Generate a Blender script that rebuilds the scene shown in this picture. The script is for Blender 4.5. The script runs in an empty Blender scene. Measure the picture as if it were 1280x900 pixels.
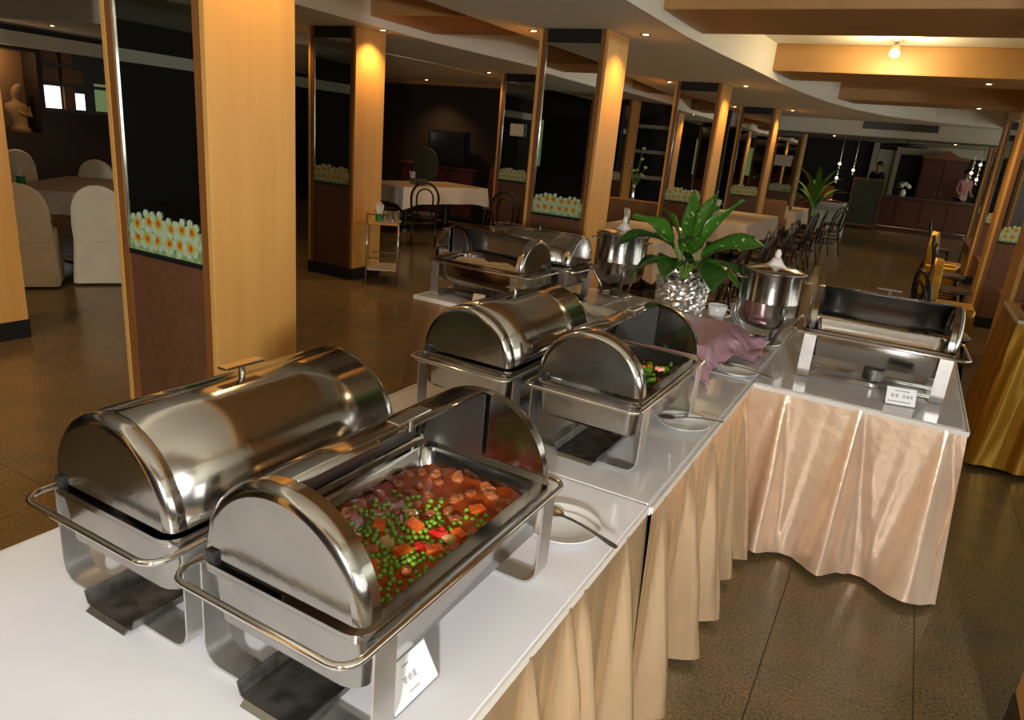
import bpy, math, random
from mathutils import Vector, Matrix
random.seed(7)
PI = math.pi
scene = bpy.context.scene
COL = scene.collection

# ---------------------------------------------------------------- camera
F_PX, CAM_H = 877.0, 1.65
PITCH, ROLL, YAW = math.radians(17.45), math.radians(5.3), math.radians(27.9)
cam_d = bpy.data.cameras.new('camera'); cam = bpy.data.objects.new('camera', cam_d); COL.objects.link(cam)
cam_d.sensor_fit = 'HORIZONTAL'; cam_d.sensor_width = 36.0; cam_d.lens = F_PX / 1280 * 36
cam_d.clip_start = 0.05; cam_d.clip_end = 100
Rm = (Matrix.Rotation(YAW, 4, 'Z') @ Matrix.Rotation(PI/2 - PITCH, 4, 'X') @ Matrix.Rotation(ROLL, 4, 'Z'))
cam.matrix_world = Matrix.Translation((0, 0, CAM_H)) @ Rm
scene.camera = cam

# ---------------------------------------------------------------- world and exposure
w = bpy.data.worlds.new('world'); scene.world = w; w.use_nodes = True
w.node_tree.nodes['Background'].inputs[0].default_value = (0.75, 0.85, 1.0, 1)
w.node_tree.nodes['Background'].inputs[1].default_value = 0.6
scene.view_settings.view_transform = 'Standard'; scene.view_settings.look = 'None'
scene.view_settings.exposure = 0.22; scene.view_settings.gamma = 1.0
scene.view_settings.use_curve_mapping = False

FILL_POS, FILL_W = (1.00, -2.25, 2.05), 600.0       # added neutral fill lamp, unseen behind the photographer, in place of camera flash
DOWN_W, DOWN_COL = 26.0, (1.0, 0.60, 0.24)

# ---------------------------------------------------------------- helpers
def link(o): COL.objects.link(o); return o
def tag(o, label=None, cat=None, group=None, kind=None):
    if label: o['label'] = label
    if cat: o['category'] = cat
    if group: o['group'] = group
    if kind: o['kind'] = kind
    return o
def thing(name, label, cat, loc=(0, 0, 0), rz=0.0, group=None, kind=None):
    o = link(bpy.data.objects.new(name, None)); o.empty_display_size = 0.05
    o.location = loc; o.rotation_euler = (0, 0, rz)
    return tag(o, label, cat, group, kind)
def copy_tree(o, parent=None):
    c = o.copy(); link(c)
    if parent: c.parent = parent
    for ch in o.children: copy_tree(ch, c)
    return c

class MB:
    def __init__(s): s.v = []; s.f = []; s.m = []
    def add(s, vs, fs, mi=0):
        b = len(s.v); s.v += [tuple(p) for p in vs]
        s.f += [tuple(i + b for i in f) for f in fs]; s.m += [mi] * len(fs); return s
    def box(s, x0, x1, y0, y1, z0, z1, mi=0):
        return s.add([(x0,y0,z0),(x1,y0,z0),(x1,y1,z0),(x0,y1,z0),(x0,y0,z1),(x1,y0,z1),(x1,y1,z1),(x0,y1,z1)],
                     [(0,3,2,1),(4,5,6,7),(0,1,5,4),(1,2,6,5),(2,3,7,6),(3,0,4,7)], mi)
    def prism(s, poly, z0, z1, mi=0):
        n = len(poly)
        return s.add([(x,y,z0) for x,y in poly] + [(x,y,z1) for x,y in poly],
                     [tuple(range(n-1,-1,-1)), tuple(range(n,2*n))] + [(i,(i+1)%n,n+(i+1)%n,n+i) for i in range(n)], mi)
    def loft(s, rings, cap0=True, cap1=True, closed=True, mi=0):
        n = len(rings[0]); vs = [p for r in rings for p in r]; fs = []
        for k in range(len(rings)-1):
            for i in range(n if closed else n-1):
                j = (i+1) % n; fs.append((k*n+i, k*n+j, (k+1)*n+j, (k+1)*n+i))
        if cap0: fs.append(tuple(range(n-1,-1,-1)))
        if cap1: fs.append(tuple((len(rings)-1)*n+i for i in range(n)))
        return s.add(vs, fs, mi)
    def lathe(s, prof, n=24, c=(0,0,0), cap0=True, cap1=True, mi=0):
        return s.loft([[(c[0]+r*math.cos(2*PI*i/n), c[1]+r*math.sin(2*PI*i/n), c[2]+z) for i in range(n)] for r, z in prof], cap0, cap1, mi=mi)
    def tube(s, path, r, n=8, closed=False, mi=0):
        P = [Vector(p) for p in path]; m = len(P); rings = []; ref = None
        R = r if isinstance(r, (list, tuple)) else [r]*m
        for k in range(m):
            if closed: d = P[(k+1)%m] - P[k-1]
            else: d = P[min(k+1,m-1)] - P[max(k-1,0)]
            d.normalize()
            if ref is None:
                ref = Vector((0,0,1)) if abs(d.z) < .9 else Vector((1,0,0))
            a = d.cross(ref)
            if a.length < 1e-4: a = d.cross(Vector((0,1,0)))
            a.normalize(); b = a.cross(d); ref = b
            rings.append([tuple(P[k] + a*R[k]*math.cos(2*PI*i/n) + b*R[k]*math.sin(2*PI*i/n)) for i in range(n)])
        if closed: return s.loft(rings + [rings[0]], False, False, mi=mi)
        return s.loft(rings, True, True, mi=mi)
    def grid(s, fn, nu, nv, mi=0):
        vs = [fn(i/nu, j/nv) for j in range(nv+1) for i in range(nu+1)]
        fs = [(j*(nu+1)+i, j*(nu+1)+i+1, (j+1)*(nu+1)+i+1, (j+1)*(nu+1)+i) for j in range(nv) for i in range(nu)]
        return s.add(vs, fs, mi)
    def ball(s, c, r, nu=10, nv=6, sc=(1,1,1), mi=0):
        rings = []
        for j in range(1, nv):
            a = PI*j/nv
            rings.append([(c[0]+sc[0]*r*math.sin(a)*math.cos(2*PI*i/nu), c[1]+sc[1]*r*math.sin(a)*math.sin(2*PI*i/nu), c[2]-sc[2]*r*math.cos(a)) for i in range(nu)])
        b = len(s.v); s.loft(rings, False, False, mi=mi)
        s.add([(c[0],c[1],c[2]-sc[2]*r),(c[0],c[1],c[2]+sc[2]*r)], [], mi); t = len(s.v)
        s.f += [(t-2, b+(i+1)%nu, b+i) for i in range(nu)] + [(t-1, b+(nv-2)*nu+i, b+(nv-2)*nu+(i+1)%nu) for i in range(nu)]
        s.m += [mi]*(2*nu); return s
    def xf(s, M):
        s.v = [tuple(M @ Vector(p)) for p in s.v]; return s
    def mesh(s, name, mats, smooth=False):
        me = bpy.data.meshes.new(name); me.from_pydata(s.v, [], s.f)
        for m in (mats if isinstance(mats, (list, tuple)) else [mats]): me.materials.append(m)
        me.polygons.foreach_set('material_index', s.m)
        if smooth: me.polygons.foreach_set('use_smooth', [True]*len(me.polygons))
        me.update()
        return me
    def build(s, name, mats, parent=None, smooth=False, bevel=0.0, solid=0.0, auto=None, seg=2):
        me = s.mesh(name, mats, smooth or auto is not None)
        if auto is not None: me.set_sharp_from_angle(angle=math.radians(auto))
        o = link(bpy.data.objects.new(name, me))
        if parent: o.parent = parent
        if solid:
            md = o.modifiers.new('thick', 'SOLIDIFY'); md.thickness = solid; md.offset = 0
        if bevel:
            md = o.modifiers.new('bevel', 'BEVEL'); md.width = bevel; md.segments = seg; md.limit_method = 'ANGLE'; md.harden_normals = False
        return o
def obox(name, dims, mat, parent=None, bevel=0.0):
    return MB().box(*dims).build(name, mat, parent, bevel=bevel)
def arc(cx, cy, r, a0, a1, n):
    return [(cx + r*math.cos(a0+(a1-a0)*i/n), cy + r*math.sin(a0+(a1-a0)*i/n)) for i in range(n+1)]
def rrect(x0, x1, y0, y1, r, n=4):
    return (arc(x1-r, y0+r, r, -PI/2, 0, n) + arc(x1-r, y1-r, r, 0, PI/2, n) + arc(x0+r, y1-r, r, PI/2, PI, n) + arc(x0+r, y0+r, r, PI, 1.5*PI, n))

# ---------------------------------------------------------------- materials
MATS = {}
def pbr(name, col, rough=.5, metal=0., spec=.5, coat=0., sheen=0., emit=None, es=0., noise=None, bump=0., bscale=40., trans=0., alpha=1., aniso=0., stretch=(1,1,1)):
    m = bpy.data.materials.new(name); m.use_nodes = True; nt = m.node_tree; b = nt.nodes['Principled BSDF']
    b.inputs['Base Color'].default_value = (*col, 1); b.inputs['Roughness'].default_value = rough
    b.inputs['Metallic'].default_value = metal; b.inputs['Specular IOR Level'].default_value = spec
    b.inputs['Coat Weight'].default_value = coat; b.inputs['Coat Roughness'].default_value = .04
    b.inputs['Sheen Weight'].default_value = sheen; b.inputs['Transmission Weight'].default_value = trans
    b.inputs['Alpha'].default_value = alpha; b.inputs['Anisotropic'].default_value = aniso
    if emit: b.inputs['Emission Color'].default_value = (*emit, 1); b.inputs['Emission Strength'].default_value = es
    if noise or bump:
        tc = nt.nodes.new('ShaderNodeTexCoord'); mp = nt.nodes.new('ShaderNodeMapping'); mp.inputs['Scale'].default_value = stretch
        nt.links.new(tc.outputs['Object'], mp.inputs['Vector'])
    if noise:                                   # (scale, detail, colour b, low, high)
        n = nt.nodes.new('ShaderNodeTexNoise'); n.inputs['Scale'].default_value = noise[0]; n.inputs['Detail'].default_value = noise[1]
        nt.links.new(mp.outputs[0], n.inputs['Vector'])
        r = nt.nodes.new('ShaderNodeValToRGB'); r.color_ramp.elements[0].position = noise[3]; r.color_ramp.elements[1].position = noise[4]
        r.color_ramp.elements[0].color = (*col, 1); r.color_ramp.elements[1].color = (*noise[2], 1)
        nt.links.new(n.outputs['Fac'], r.inputs['Fac']); nt.links.new(r.outputs['Color'], b.inputs['Base Color'])
    if bump:
        n2 = nt.nodes.new('ShaderNodeTexNoise'); n2.inputs['Scale'].default_value = bscale; n2.inputs['Detail'].default_value = 4
        nt.links.new(mp.outputs[0], n2.inputs['Vector'])
        bp = nt.nodes.new('ShaderNodeBump'); bp.inputs['Strength'].default_value = bump; bp.inputs['Distance'].default_value = .01
        nt.links.new(n2.outputs['Fac'], bp.inputs['Height']); nt.links.new(bp.outputs['Normal'], b.inputs['Normal'])
    MATS[name] = m; return m

STEEL = pbr('brushed_steel', (.46,.445,.42), .15, 1., noise=(9,4,(.36,.345,.32),.35,.75), bump=.03, bscale=60, stretch=(1,.15,1))
STEEL_D = pbr('worn_steel', (.40,.385,.36), .33, 1., noise=(7,5,(.27,.255,.235),.35,.75), bump=.03, bscale=30)
STEEL_B = pbr('polished_steel', (.70,.68,.64), .10, 1.)
STEEL_S = pbr('sooty_tray_steel', (.34,.325,.30), .38, 1., noise=(25,6,(.15,.14,.13),.4,.65), bump=.15, bscale=25)
STEEL_L = pbr('satin_strap_steel', (.70,.69,.66), .45, 1., noise=(20,4,(.58,.57,.54),.35,.75))
BLACKP = pbr('black_plastic', (.012,.012,.012), .35)
WHITE_TOP = pbr('white_laminate', (.80,.80,.83), .22, spec=.5, coat=.25, noise=(3,4,(.74,.74,.77),.45,.8))
GLASS_TOP = pbr('backed_glass_sheet', (.62,.61,.60), .10, spec=.6, coat=.6, noise=(2.5,4,(.55,.54,.53),.4,.8))
GLASS_EDGE = pbr('glass_edge', (.20,.23,.22), .15)
CHINA = pbr('white_china', (.82,.82,.80), .12, coat=.4)
CARD = pbr('white_card', (.86,.86,.87), .5)
INK = pbr('grey_ink', (.16,.16,.17), .7)
ACRYL = pbr('clear_acrylic', (.85,.87,.88), .05, trans=.85)
GLASSM = pbr('drinking_glass', (.9,.93,.93), .03, trans=.95)
SATIN = pbr('champagne_satin', (.84,.61,.37), .27, .7, spec=.75, bump=.28, bscale=20, noise=(5,4,(.72,.51,.30),.4,.7), stretch=(1,1,.3))
SATIN2 = pbr('rose_champagne_satin', (.80,.60,.43), .32, .5, spec=.75, bump=.36, bscale=18, noise=(5,4,(.70,.51,.36),.4,.7))
GOLD_CL = pbr('gold_satin', (.58,.31,.03), .30, .6, spec=.8, bump=.15, bscale=14)
PINK = pbr('lilac_satin', (.62,.36,.45), .30, .4, spec=.8, bump=.25, bscale=16)
CREAM = pbr('cream_cloth', (.66,.60,.45), .8, noise=(6,3,(.60,.54,.40),.4,.7))
TANCL = pbr('tan_tablecloth', (.52,.38,.26), .75)
WHITECL = pbr('white_tablecloth', (.70,.66,.60), .75)
WOODL = pbr('light_maple_panel', (.64,.345,.095), .38, spec=.4, noise=(3,6,(.58,.30,.075),.35,.7), stretch=(4,4,.35))
WOODM = pbr('brown_trim_wood', (.24,.095,.022), .42, noise=(4,5,(.19,.07,.016),.35,.7), stretch=(4,4,.4))
WOODD = pbr('dark_brown_panel', (.14,.058,.026), .5, noise=(26,5,(.105,.042,.018),.35,.7))
BEAMW = pbr('ceiling_beam_wood', (.45,.24,.075), .5, noise=(3,4,(.40,.21,.065),.35,.7))
SOFFIT = pbr('grey_white_plaster', (.72,.70,.58), .9)
RISER = pbr('cream_plaster', (.82,.77,.64), .8)
WALL = pbr('dark_brown_wall', (.022,.013,.008), .6)
BLACKM = pbr('black_plinth', (.010,.010,.011), .35)
MIRROR = pbr('smoked_mirror', (.55,.56,.50), .01, 1.)
CHROME = pbr('chrome', (.75,.74,.70), .12, 1.)
BLKWOOD = pbr('black_bentwood', (.014,.011,.009), .25, spec=.6)
BROWNSEAT = pbr('brown_upholstery', (.05,.022,.010), .6)
TANSEAT = pbr('tan_upholstery', (.36,.20,.07), .6)
PEA = pbr('green_pea', (.15,.33,.018), .2, coat=.5, noise=(60,2,(.22,.38,.03),.4,.7))
CARROT = pbr('carrot_orange', (.72,.13,.015), .28, coat=.4, noise=(70,3,(.60,.09,.01),.4,.7))
TOMATO = pbr('red_pepper', (.55,.018,.012), .2, coat=.4)
MEAT = pbr('braised_meat', (.44,.14,.040), .35, coat=.3, noise=(60,4,(.26,.06,.015),.35,.7), bump=.3, bscale=80)
POTATO = pbr('pale_potato', (.66,.40,.16), .35, coat=.3, noise=(60,3,(.55,.30,.10),.4,.7))
SAUCE = pbr('red_brown_sauce', (.42,.075,.008), .16, coat=.3, noise=(14,5,(.27,.038,.004),.35,.7), bump=.35, bscale=30)
GREENV = pbr('green_vegetable', (.13,.30,.02), .3, coat=.3, noise=(50,3,(.08,.20,.015),.4,.7))
NOODLE = pbr('pale_fried_rice', (.62,.42,.20), .5, bump=1., bscale=160, noise=(120,3,(.5,.3,.12),.4,.7))
FOIL = pbr('crinkled_foil', (.90,.89,.87), .26, 1., bump=.2, bscale=60)
LEAF = pbr('variegated_leaf', (.045,.16,.012), .28, spec=.6, noise=(38,3,(.42,.55,.16),.60,.70))
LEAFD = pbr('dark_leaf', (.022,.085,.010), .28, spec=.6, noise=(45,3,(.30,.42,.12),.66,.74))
STEM = pbr('green_stem', (.17,.30,.05), .4)
PALM = pbr('palm_leaf', (.05,.17,.02), .4)
TERRA = pbr('brown_pot', (.09,.05,.03), .5)
GREENP = pbr('green_plastic', (.012,.20,.055), .3)
PAPER = pbr('white_paper', (.85,.83,.76), .7)
BULB = pbr('warm_bulb', (1,.8,.5), .4, emit=(1,.66,.30), es=14)
BULB_W = pbr('flash_fill_globe', (1,1,1), .4, emit=(1,.97,.93), es=6)  # glowing globe of the added flash fill lamp
DAYL = pbr('daylit_pane', (.8,.85,.9), .3, emit=(.93,.90,1), es=2.2)
DAYW = pbr('side_daylight_pane', (.8,.85,.9), .3, emit=(.95,1.0,.92), es=1.6)
DAYG = pbr('dim_green_pane', (.2,.3,.15), .3, emit=(.34,.5,.2), es=.25)
REDC = pbr('red_cloth', (.42,.05,.025), .6)
REDW = pbr('red_brown_wood', (.10,.022,.010), .45)
STONE = pbr('pale_stone', (.36,.22,.10), .7, bump=.3, bscale=20)
SKIN = pbr('skin', (.42,.24,.16), .5)
HAIR = pbr('dark_hair', (.010,.007,.006), .5)
PINKSH = pbr('pink_shirt', (.38,.16,.15), .8)
DARKCL = pbr('dark_clothes', (.015,.013,.014), .8)
NICHE = pbr('warm_niche', (.26,.14,.06), .7)
VENTM = pbr('grey_vent', (.14,.13,.11), .5)
GREENGL = pbr('tinted_screen', (.06,.07,.045), .12)
CREAMW = pbr('cream_paint', (.60,.53,.38), .7)
def leaf_strip_mat():
    return pbr('leaf_print', (.16,.30,.09), .35, noise=(30,3,(.42,.52,.30),.4,.65))
LEAFPRINT = leaf_strip_mat()
def flower_mat():
    m = bpy.data.materials.new('flower_print'); m.use_nodes = True; nt = m.node_tree; b = nt.nodes['Principled BSDF']
    tc = nt.nodes.new('ShaderNodeTexCoord'); ln = nt.nodes.new('ShaderNodeVectorMath'); ln.operation = 'LENGTH'
    nt.links.new(tc.outputs['Object'], ln.inputs[0])
    mr = nt.nodes.new('ShaderNodeMath'); mr.operation = 'MULTIPLY'; mr.inputs[1].default_value = 1/.062
    nt.links.new(ln.outputs['Value'], mr.inputs[0])
    r = nt.nodes.new('ShaderNodeValToRGB'); e = r.color_ramp.elements
    e[0].position = .12; e[0].color = (.55,.07,.01,1); e[1].position = .28; e[1].color = (.55,.33,.02,1)
    for p, c in ((.44,(.36,.48,.18,1)),(.72,(.46,.54,.42,1)),(1.0,(.33,.43,.29,1))):
        k = e.new(p); k.color = c
    nt.links.new(mr.outputs[0], r.inputs['Fac']); nt.links.new(r.outputs['Color'], b.inputs['Base Color'])
    b.inputs['Roughness'].default_value = .3
    return m
FLOWER = flower_mat()
def granite():
    m = bpy.data.materials.new('polished_brown_granite'); m.use_nodes = True; nt = m.node_tree; b = nt.nodes['Principled BSDF']
    g = nt.nodes.new('ShaderNodeNewGeometry')
    n1 = nt.nodes.new('ShaderNodeTexNoise'); n1.inputs['Scale'].default_value = 95; n1.inputs['Detail'].default_value = 5
    n2 = nt.nodes.new('ShaderNodeTexNoise'); n2.inputs['Scale'].default_value = 4.5; n2.inputs['Detail'].default_value = 4
    for n in (n1, n2): nt.links.new(g.outputs['Position'], n.inputs['Vector'])
    r = nt.nodes.new('ShaderNodeValToRGB'); e = r.color_ramp.elements
    e[0].position = .30; e[0].color = (.078,.058,.030,1); e[1].position = .70; e[1].color = (.205,.152,.082,1)
    nt.links.new(n1.outputs['Fac'], r.inputs['Fac'])
    r2 = nt.nodes.new('ShaderNodeValToRGB'); e = r2.color_ramp.elements
    e[0].position = .35; e[0].color = (.80,.84,.84,1); e[1].position = .72; e[1].color = (1.15,.98,.80,1)
    nt.links.new(n2.outputs['Fac'], r2.inputs['Fac'])
    mx = nt.nodes.new('ShaderNodeMix'); mx.data_type = 'RGBA'; mx.blend_type = 'MULTIPLY'; mx.inputs[0].default_value = 1
    nt.links.new(r.outputs['Color'], mx.inputs[6]); nt.links.new(r2.outputs['Color'], mx.inputs[7])
    nt.links.new(mx.outputs[2], b.inputs['Base Color']); b.inputs['Roughness'].default_value = .20
    b.inputs['Specular IOR Level'].default_value = .45
    return m
GRANITE = granite()
GROUT = pbr('dark_grout', (.035,.028,.018), .7)

# ================================================================ THE SETTING
X0, X1, Y0, Y1 = -12.4, 4.2, -6.0, 27.5
floor = MB().box(X0, X1, Y0, Y1, -.1, -.004).build('floor', GROUT); tag(floor, kind='structure')
TW, TL = .47, .75
tile_me = MB().prism(rrect(.0015, TW-.0015, .0015, TL-.0015, .003, 1), -.004, 0).mesh('tile', GRANITE)
ox, oy = -.106, 2.233
near = []
for i in range(-14, 5):
    for j in range(-2, 13):
        near.append((i, j))
near = [(i, j) for i, j in near if not (ox+i*TW > -.05+0 and oy+j*TL < .8)]
near.sort(key=lambda p: (ox+p[0]*TW)**2 + (oy+p[1]*TL)**2)
built = set(near[:285])
for i, j in near[:285]:
    t = link(bpy.data.objects.new('tile', tile_me)); t.parent = floor; t.location = (ox+i*TW, oy+j*TL, 0)
rest = MB()
i = math.ceil((X0-ox)/TW)
while ox+(i+1)*TW <= X1:
    j = math.ceil((Y0-oy)/TL)
    while oy+(j+1)*TL <= Y1:
        if (i, j) not in built:
            x, y = ox+i*TW, oy+j*TL
            rest.add([(x+.0015,y+.0015,0),(x+TW-.0015,y+.0015,0),(x+TW-.0015,y+TL-.0015,0),(x+.0015,y+TL-.0015,0)], [(0,1,2,3)])
        j += 1
    i += 1
tag(rest.build('distant_tiles', GRANITE, floor), kind='stuff')

def wall(name, *d, mat=WALL): return tag(obox(name, d, mat), kind='structure')
wall('wall_right', X1, X1+.15, Y0, Y1, 0, 3.0)
wall('wall_back', X0, X1, Y1, Y1+.15, 0, 3.0)
wall('wall_front', X0, X1, Y0-.15, Y0, 0, 3.0)
# left wall has two openings: a niche and a window
WL = -12.0
wl = MB()
wl.box(X0-.15, WL, Y0, 5.35, 0, 3); wl.box(X0-.15, WL, 5.35, 6.42, 0, 1.08); wl.box(X0-.15, WL, 5.35, 6.42, 2.25, 3)
wl.box(X0-.15, X0, 5.35, 6.42, 1.08, 2.25, 1)
wl.box(X0-.15, WL, 6.42, 6.50, 0, 3); wl.box(X0-.15, WL, 6.50, 7.75, 0, 1.42); wl.box(X0-.15, WL, 6.50, 7.75, 2.42, 3); wl.box(X0-.15, WL, 7.75, Y1, 0, 3)
tag(wl.build('wall_left', [WALL, NICHE]), kind='structure')
win = thing('window_1', None, None, (WL-.2, 7.125, 0), kind='structure')
MB().box(-.02, .0, -.625, .625, 1.42, 2.42).build('backing', BLACKM, win)
for y0, y1, z0, z1, m in ((-.60,-.28,1.44,1.80,DAYL),(-.60,-.28,1.86,2.08,NICHE),(-.60,-.28,2.14,2.36,NICHE),(-.05,.10,1.46,1.72,DAYL),(-.05,.10,1.86,2.08,NICHE),(.28,.56,1.46,1.9,DAYG)):
    obox('pane', (.0, .012, y0, y1, z0, z1), m, win)
obox('mullion', (.0, .05, -.24, -.07, 1.42, 2.42), WOODM, win)
for z in (1.42, 1.81, 2.10, 2.38): obox('slat', (.06, .12, -.625, .625, z, z+.05), BLACKM, win)
# left rear wall behind the dining corner
wall('wall_partition', X0, -5.95, 12.3, 12.5, 0, 3.0)
wall('wall_divider', -5.9, -3.6, 15.2, 15.35, 0, 3.0)
tag(obox('trim_1', (X0, -5.95, 12.12, 12.298, 2.52, 2.76), BEAMW, bevel=.01), kind='structure')
tag(obox('trim_2', (WL, WL+.1, Y0, 12.1, 2.30, 2.50), SOFFIT), kind='structure')
wf = thing('window_2', None, None, (-8.3, Y0+.02, 0), kind='structure')
for x in (-2.6, -1.5, 1.2): obox('pane', (x, x+.7, 0, .02, 1.0, 2.2), DAYG, wf)
obox('window_frame', (-2.8, 2.1, -.015, -.002, .9, 2.3), BLACKM, wf)

wr = thing('window_3', None, None, (X1-.002, 0, 0), kind='structure')  # unseen side windows, row extended to light the ceiling and far zone
obox('window_frame', (-.02, 0, -4.2, 26.7, .82, 2.38), WOODM, wr)
for k in range(15): obox('pane', (-.028, -.021, -4.1+k*2.05, -2.2+k*2.05, .9, 2.3), DAYW, wr)
# ceiling: recess slab, soffits, beams, bulkhead
ZS, ZB, ZR = 2.58, 2.66, 2.95
tag(obox('ceiling', (X0-.15, X1+.15, Y0-.15, Y1+.15, ZR, 3.1), RISER), kind='structure')
def soffit(name, poly):
    n = len(poly); m = MB(); m.prism(poly, ZS, ZR-.001)
    m.m = [0, 0] + [1]*n
    tag(m.build(name, [SOFFIT, RISER]), kind='structure')
right_edge = [(-1.93,Y0),(-1.93,6.2),(-1.88,7.2),(-1.80,8.2),(-1.72,9.6),(-1.60,10.8),(-1.42,12.0),(-1.15,13.1),(-.70,14.2),(0.0,15.0),(.6,15.4),(1.1,15.6),(1.1,16.0)]
soffit('trim_3', [(-3.52,Y0)] + right_edge + [(-3.9,16.0),(-3.9,11.8),(-3.6,8.0),(-3.52,6.4)][0:])
soffit('trim_4', [(-6.4,Y0),(-4.97,Y0),(-4.97,6.9),(-4.75,8.8),(-4.6,15.1),(-6.4,12.1)])
soffit('trim_5', [(1.1,Y0),(X1,Y0),(X1,16.0),(1.1,16.0)])
soffit('trim_6', [(WL,5.4),(-9.6,5.9),(-8.2,6.6),(-6.6,8.0),(-6.45,9.0),(-6.42,12.0),(WL,12.0)])
def beam(x0, x1, y0, y1): return tag(obox('trim_10', (x0, x1, y0, y1, ZB, ZR-.002), BEAMW, bevel=.008), kind='structure')
for y0, y1, xl, xr in ((-5.0,-3.9,-1.93,1.1),(1.6,2.7,-1.93,1.1),(5.52,6.58,-1.93,1.1),(9.05,9.97,-1.76,1.1),(12.3,13.0,-1.37,1.1)):
    beam(xl+.001, xr-.001, y0, y1)
for y0, y1, xl, xr in ((1.6,2.7,-4.969,-3.521),(5.80,6.85,-4.969,-3.521),(9.2,10.1,-4.72,-3.72),(12.3,13.1,-4.66,-3.902)):
    beam(xl, xr, y0, y1)
bulk = tag(obox('trim_7', (-4.6, X1, 16.001, 16.6, 2.31, ZR-.001), SOFFIT), kind='structure')
obox('lower_band', (-4.6, X1, 15.985, 16.6, 2.29, 2.309), VENTM, bulk)
tag(obox('trim_8', (-4.6, X1, 16.601, Y1, 2.60, ZR-.001), CREAMW), kind='structure')
# track slot strips in the recess between the beams
for y in (7.55, 8.05): tag(obox('trim_9', (-1.3, 1.09, y, y+.03, ZR-.02, ZR-.001), REDW), kind='structure')

# ---------------------------------------------------------------- columns
CW, CD = .65, .46
flower_me = None
def flower_mesh():
    m = MB()
    for k in range(5):
        a = PI/2 + 2*PI*k/5; pts = [(0, 0)]
        for i in range(9):
            t = -1 + 2*i/8
            rr = .058*(1 - .45*abs(t)**2.4); an = a + t*.60
            pts.append((rr*math.cos(an), rr*math.sin(an)))
        y = -.0012*(k % 2)
        m.add([(p[0], y, p[1]) for p in pts], [(0, i+1, i) for i in range(1, len(pts)-1)])
    return m.mesh('flower_print', FLOWER)
flower_me = flower_mesh()
HALF = CW/2
def make_column(side=1, flowers=True):
    c = thing('column', None, None, kind='structure')
    obox('core', (-HALF+.03, HALF-.03, -CD/2+.03, CD/2-.03, 0, ZS-.001), WOODD, c)
    for s in (-1, 1):
        obox('wood_panel', tuple(sorted((s*(HALF-.03), s*HALF))) + (-CD/2, CD/2, .13, ZS-.001), WOODL, c, bevel=.003)
    for sy in (-1, 1):
        f0, f1 = sorted((sy*(CD/2-.002), sy*(CD/2-.03)))
        for s in (-1, 1):
            a, b = sorted((s*(HALF-.03), s*(HALF-.072)))
            obox('frame_strip', (a, b, f0, f1, .13, ZS-.001), WOODM, c)
        g0, g1 = sorted((sy*(CD/2-.012), sy*(CD/2-.03)))
        obox('mirror', (-HALF+.072, HALF-.072, g0, g1, 1.022, 2.468), MIRROR, c)
        obox('top_panel', (-HALF+.072, HALF-.072, g0, g1, 2.47, ZS-.001), BLACKM, c)
        obox('lower_panel', (-HALF+.072, HALF-.072, g0, g1, .13, 1.0), WOODD, c)
        h0, h1 = sorted((sy*(CD/2-.006), sy*(CD/2-.03)))
        obox('sill_strip', (-HALF+.072, HALF-.072, h0, h1, 1.001, 1.021), BLACKM, c)
        obox('chrome_edge', (-HALF+.073, -HALF+.081, h0, h1, 1.022, 2.468), CHROME, c)
    obox('plinth', (-HALF-.004, HALF+.004, -CD/2-.004, CD/2+.004, 0, .13), BLACKM, c)
    # printed frangipani strip on the mirror
    yy = -CD/2+.0115
    obox('leaf_print', (-HALF+.082, HALF-.073, yy-.0005, yy+.0004, 1.023, 1.155), LEAFPRINT, c)
    rr = random.Random(3)
    for row, z in ((0, 1.075), (1, 1.152)):
        n = 6
        for k in range(n):
            f = link(bpy.data.objects.new('flower', flower_me)); f.parent = c
            x = -HALF+.135 + (k + .18*row)*(CW-.29)/(n-1)
            x = max(-HALF+.14, min(HALF-.128, x+rr.uniform(-.01,.01)))
            zz = z + rr.uniform(-.008, .010); zz = max(zz, 1.083)
            f.location = (x, yy-.002-.0016*((k+row) % 2), zz); f.rotation_euler = (0, rr.uniform(0, 6.28), 0)
            s = rr.uniform(.85, 1.0); f.scale = (s, 1, s)
    return c
col0 = make_column()
first = True
for xr, ys in ((-2.48, (-2.05, 1.95, 5.87, 9.87, 13.9, 17.9)), (-5.2, (-2.05, 1.95, 5.87, 9.87, 13.9))):
    for y in ys:
        c = col0 if first else copy_tree(col0); first = False
        c.location = (xr-HALF-(.06 if (xr < -5 and 1 < y < 3) else 0), y+CD/2+(.17 if (xr < -5 and 1 < y < 3) else 0), 0)
for xl, y in ((.62,1.95),(.72,5.87),(.86,9.87),(1.0,13.9),(1.14,17.9)):
    c = copy_tree(col0); c.location = (xl+HALF, y+CD/2, 0)

# ---------------------------------------------------------------- lamps
def make_downlight():
    d = thing('downlight', None, None)
    MB().lathe([(.028,-.001),(.048,-.001),(.05,-.006),(.045,-.009),(.030,-.008)], 20, cap0=False, cap1=False).build('trim_ring', STEEL_B, d, smooth=True)
    MB().lathe([(.028,-.0025),(.022,-.007),(.010,-.0105),(.002,-.011)], 16).build('bulb', BULB, d, smooth=True)
    return d
dl0 = make_downlight(); dl0_used = False
def downlight(x, y, z, label, power=DOWN_W):
    global dl0_used
    d = copy_tree(dl0) if dl0_used else dl0; dl0_used = True
    d.location = (x, y, z); tag(d, label, 'ceiling light', 'recessed warm downlights')
    l = bpy.data.lights.new('downlight_beam', 'SPOT'); l.energy = power; l.color = DOWN_COL; l.spot_size = math.radians(118); l.spot_blend = .8; l.shadow_soft_size = .03
    o = link(bpy.data.objects.new('downlight_beam', l)); o.parent = d; o.location = (0, 0, -.02)
ordn = ['first', 'second', 'third', 'fourth', 'fifth', 'sixth']
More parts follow.
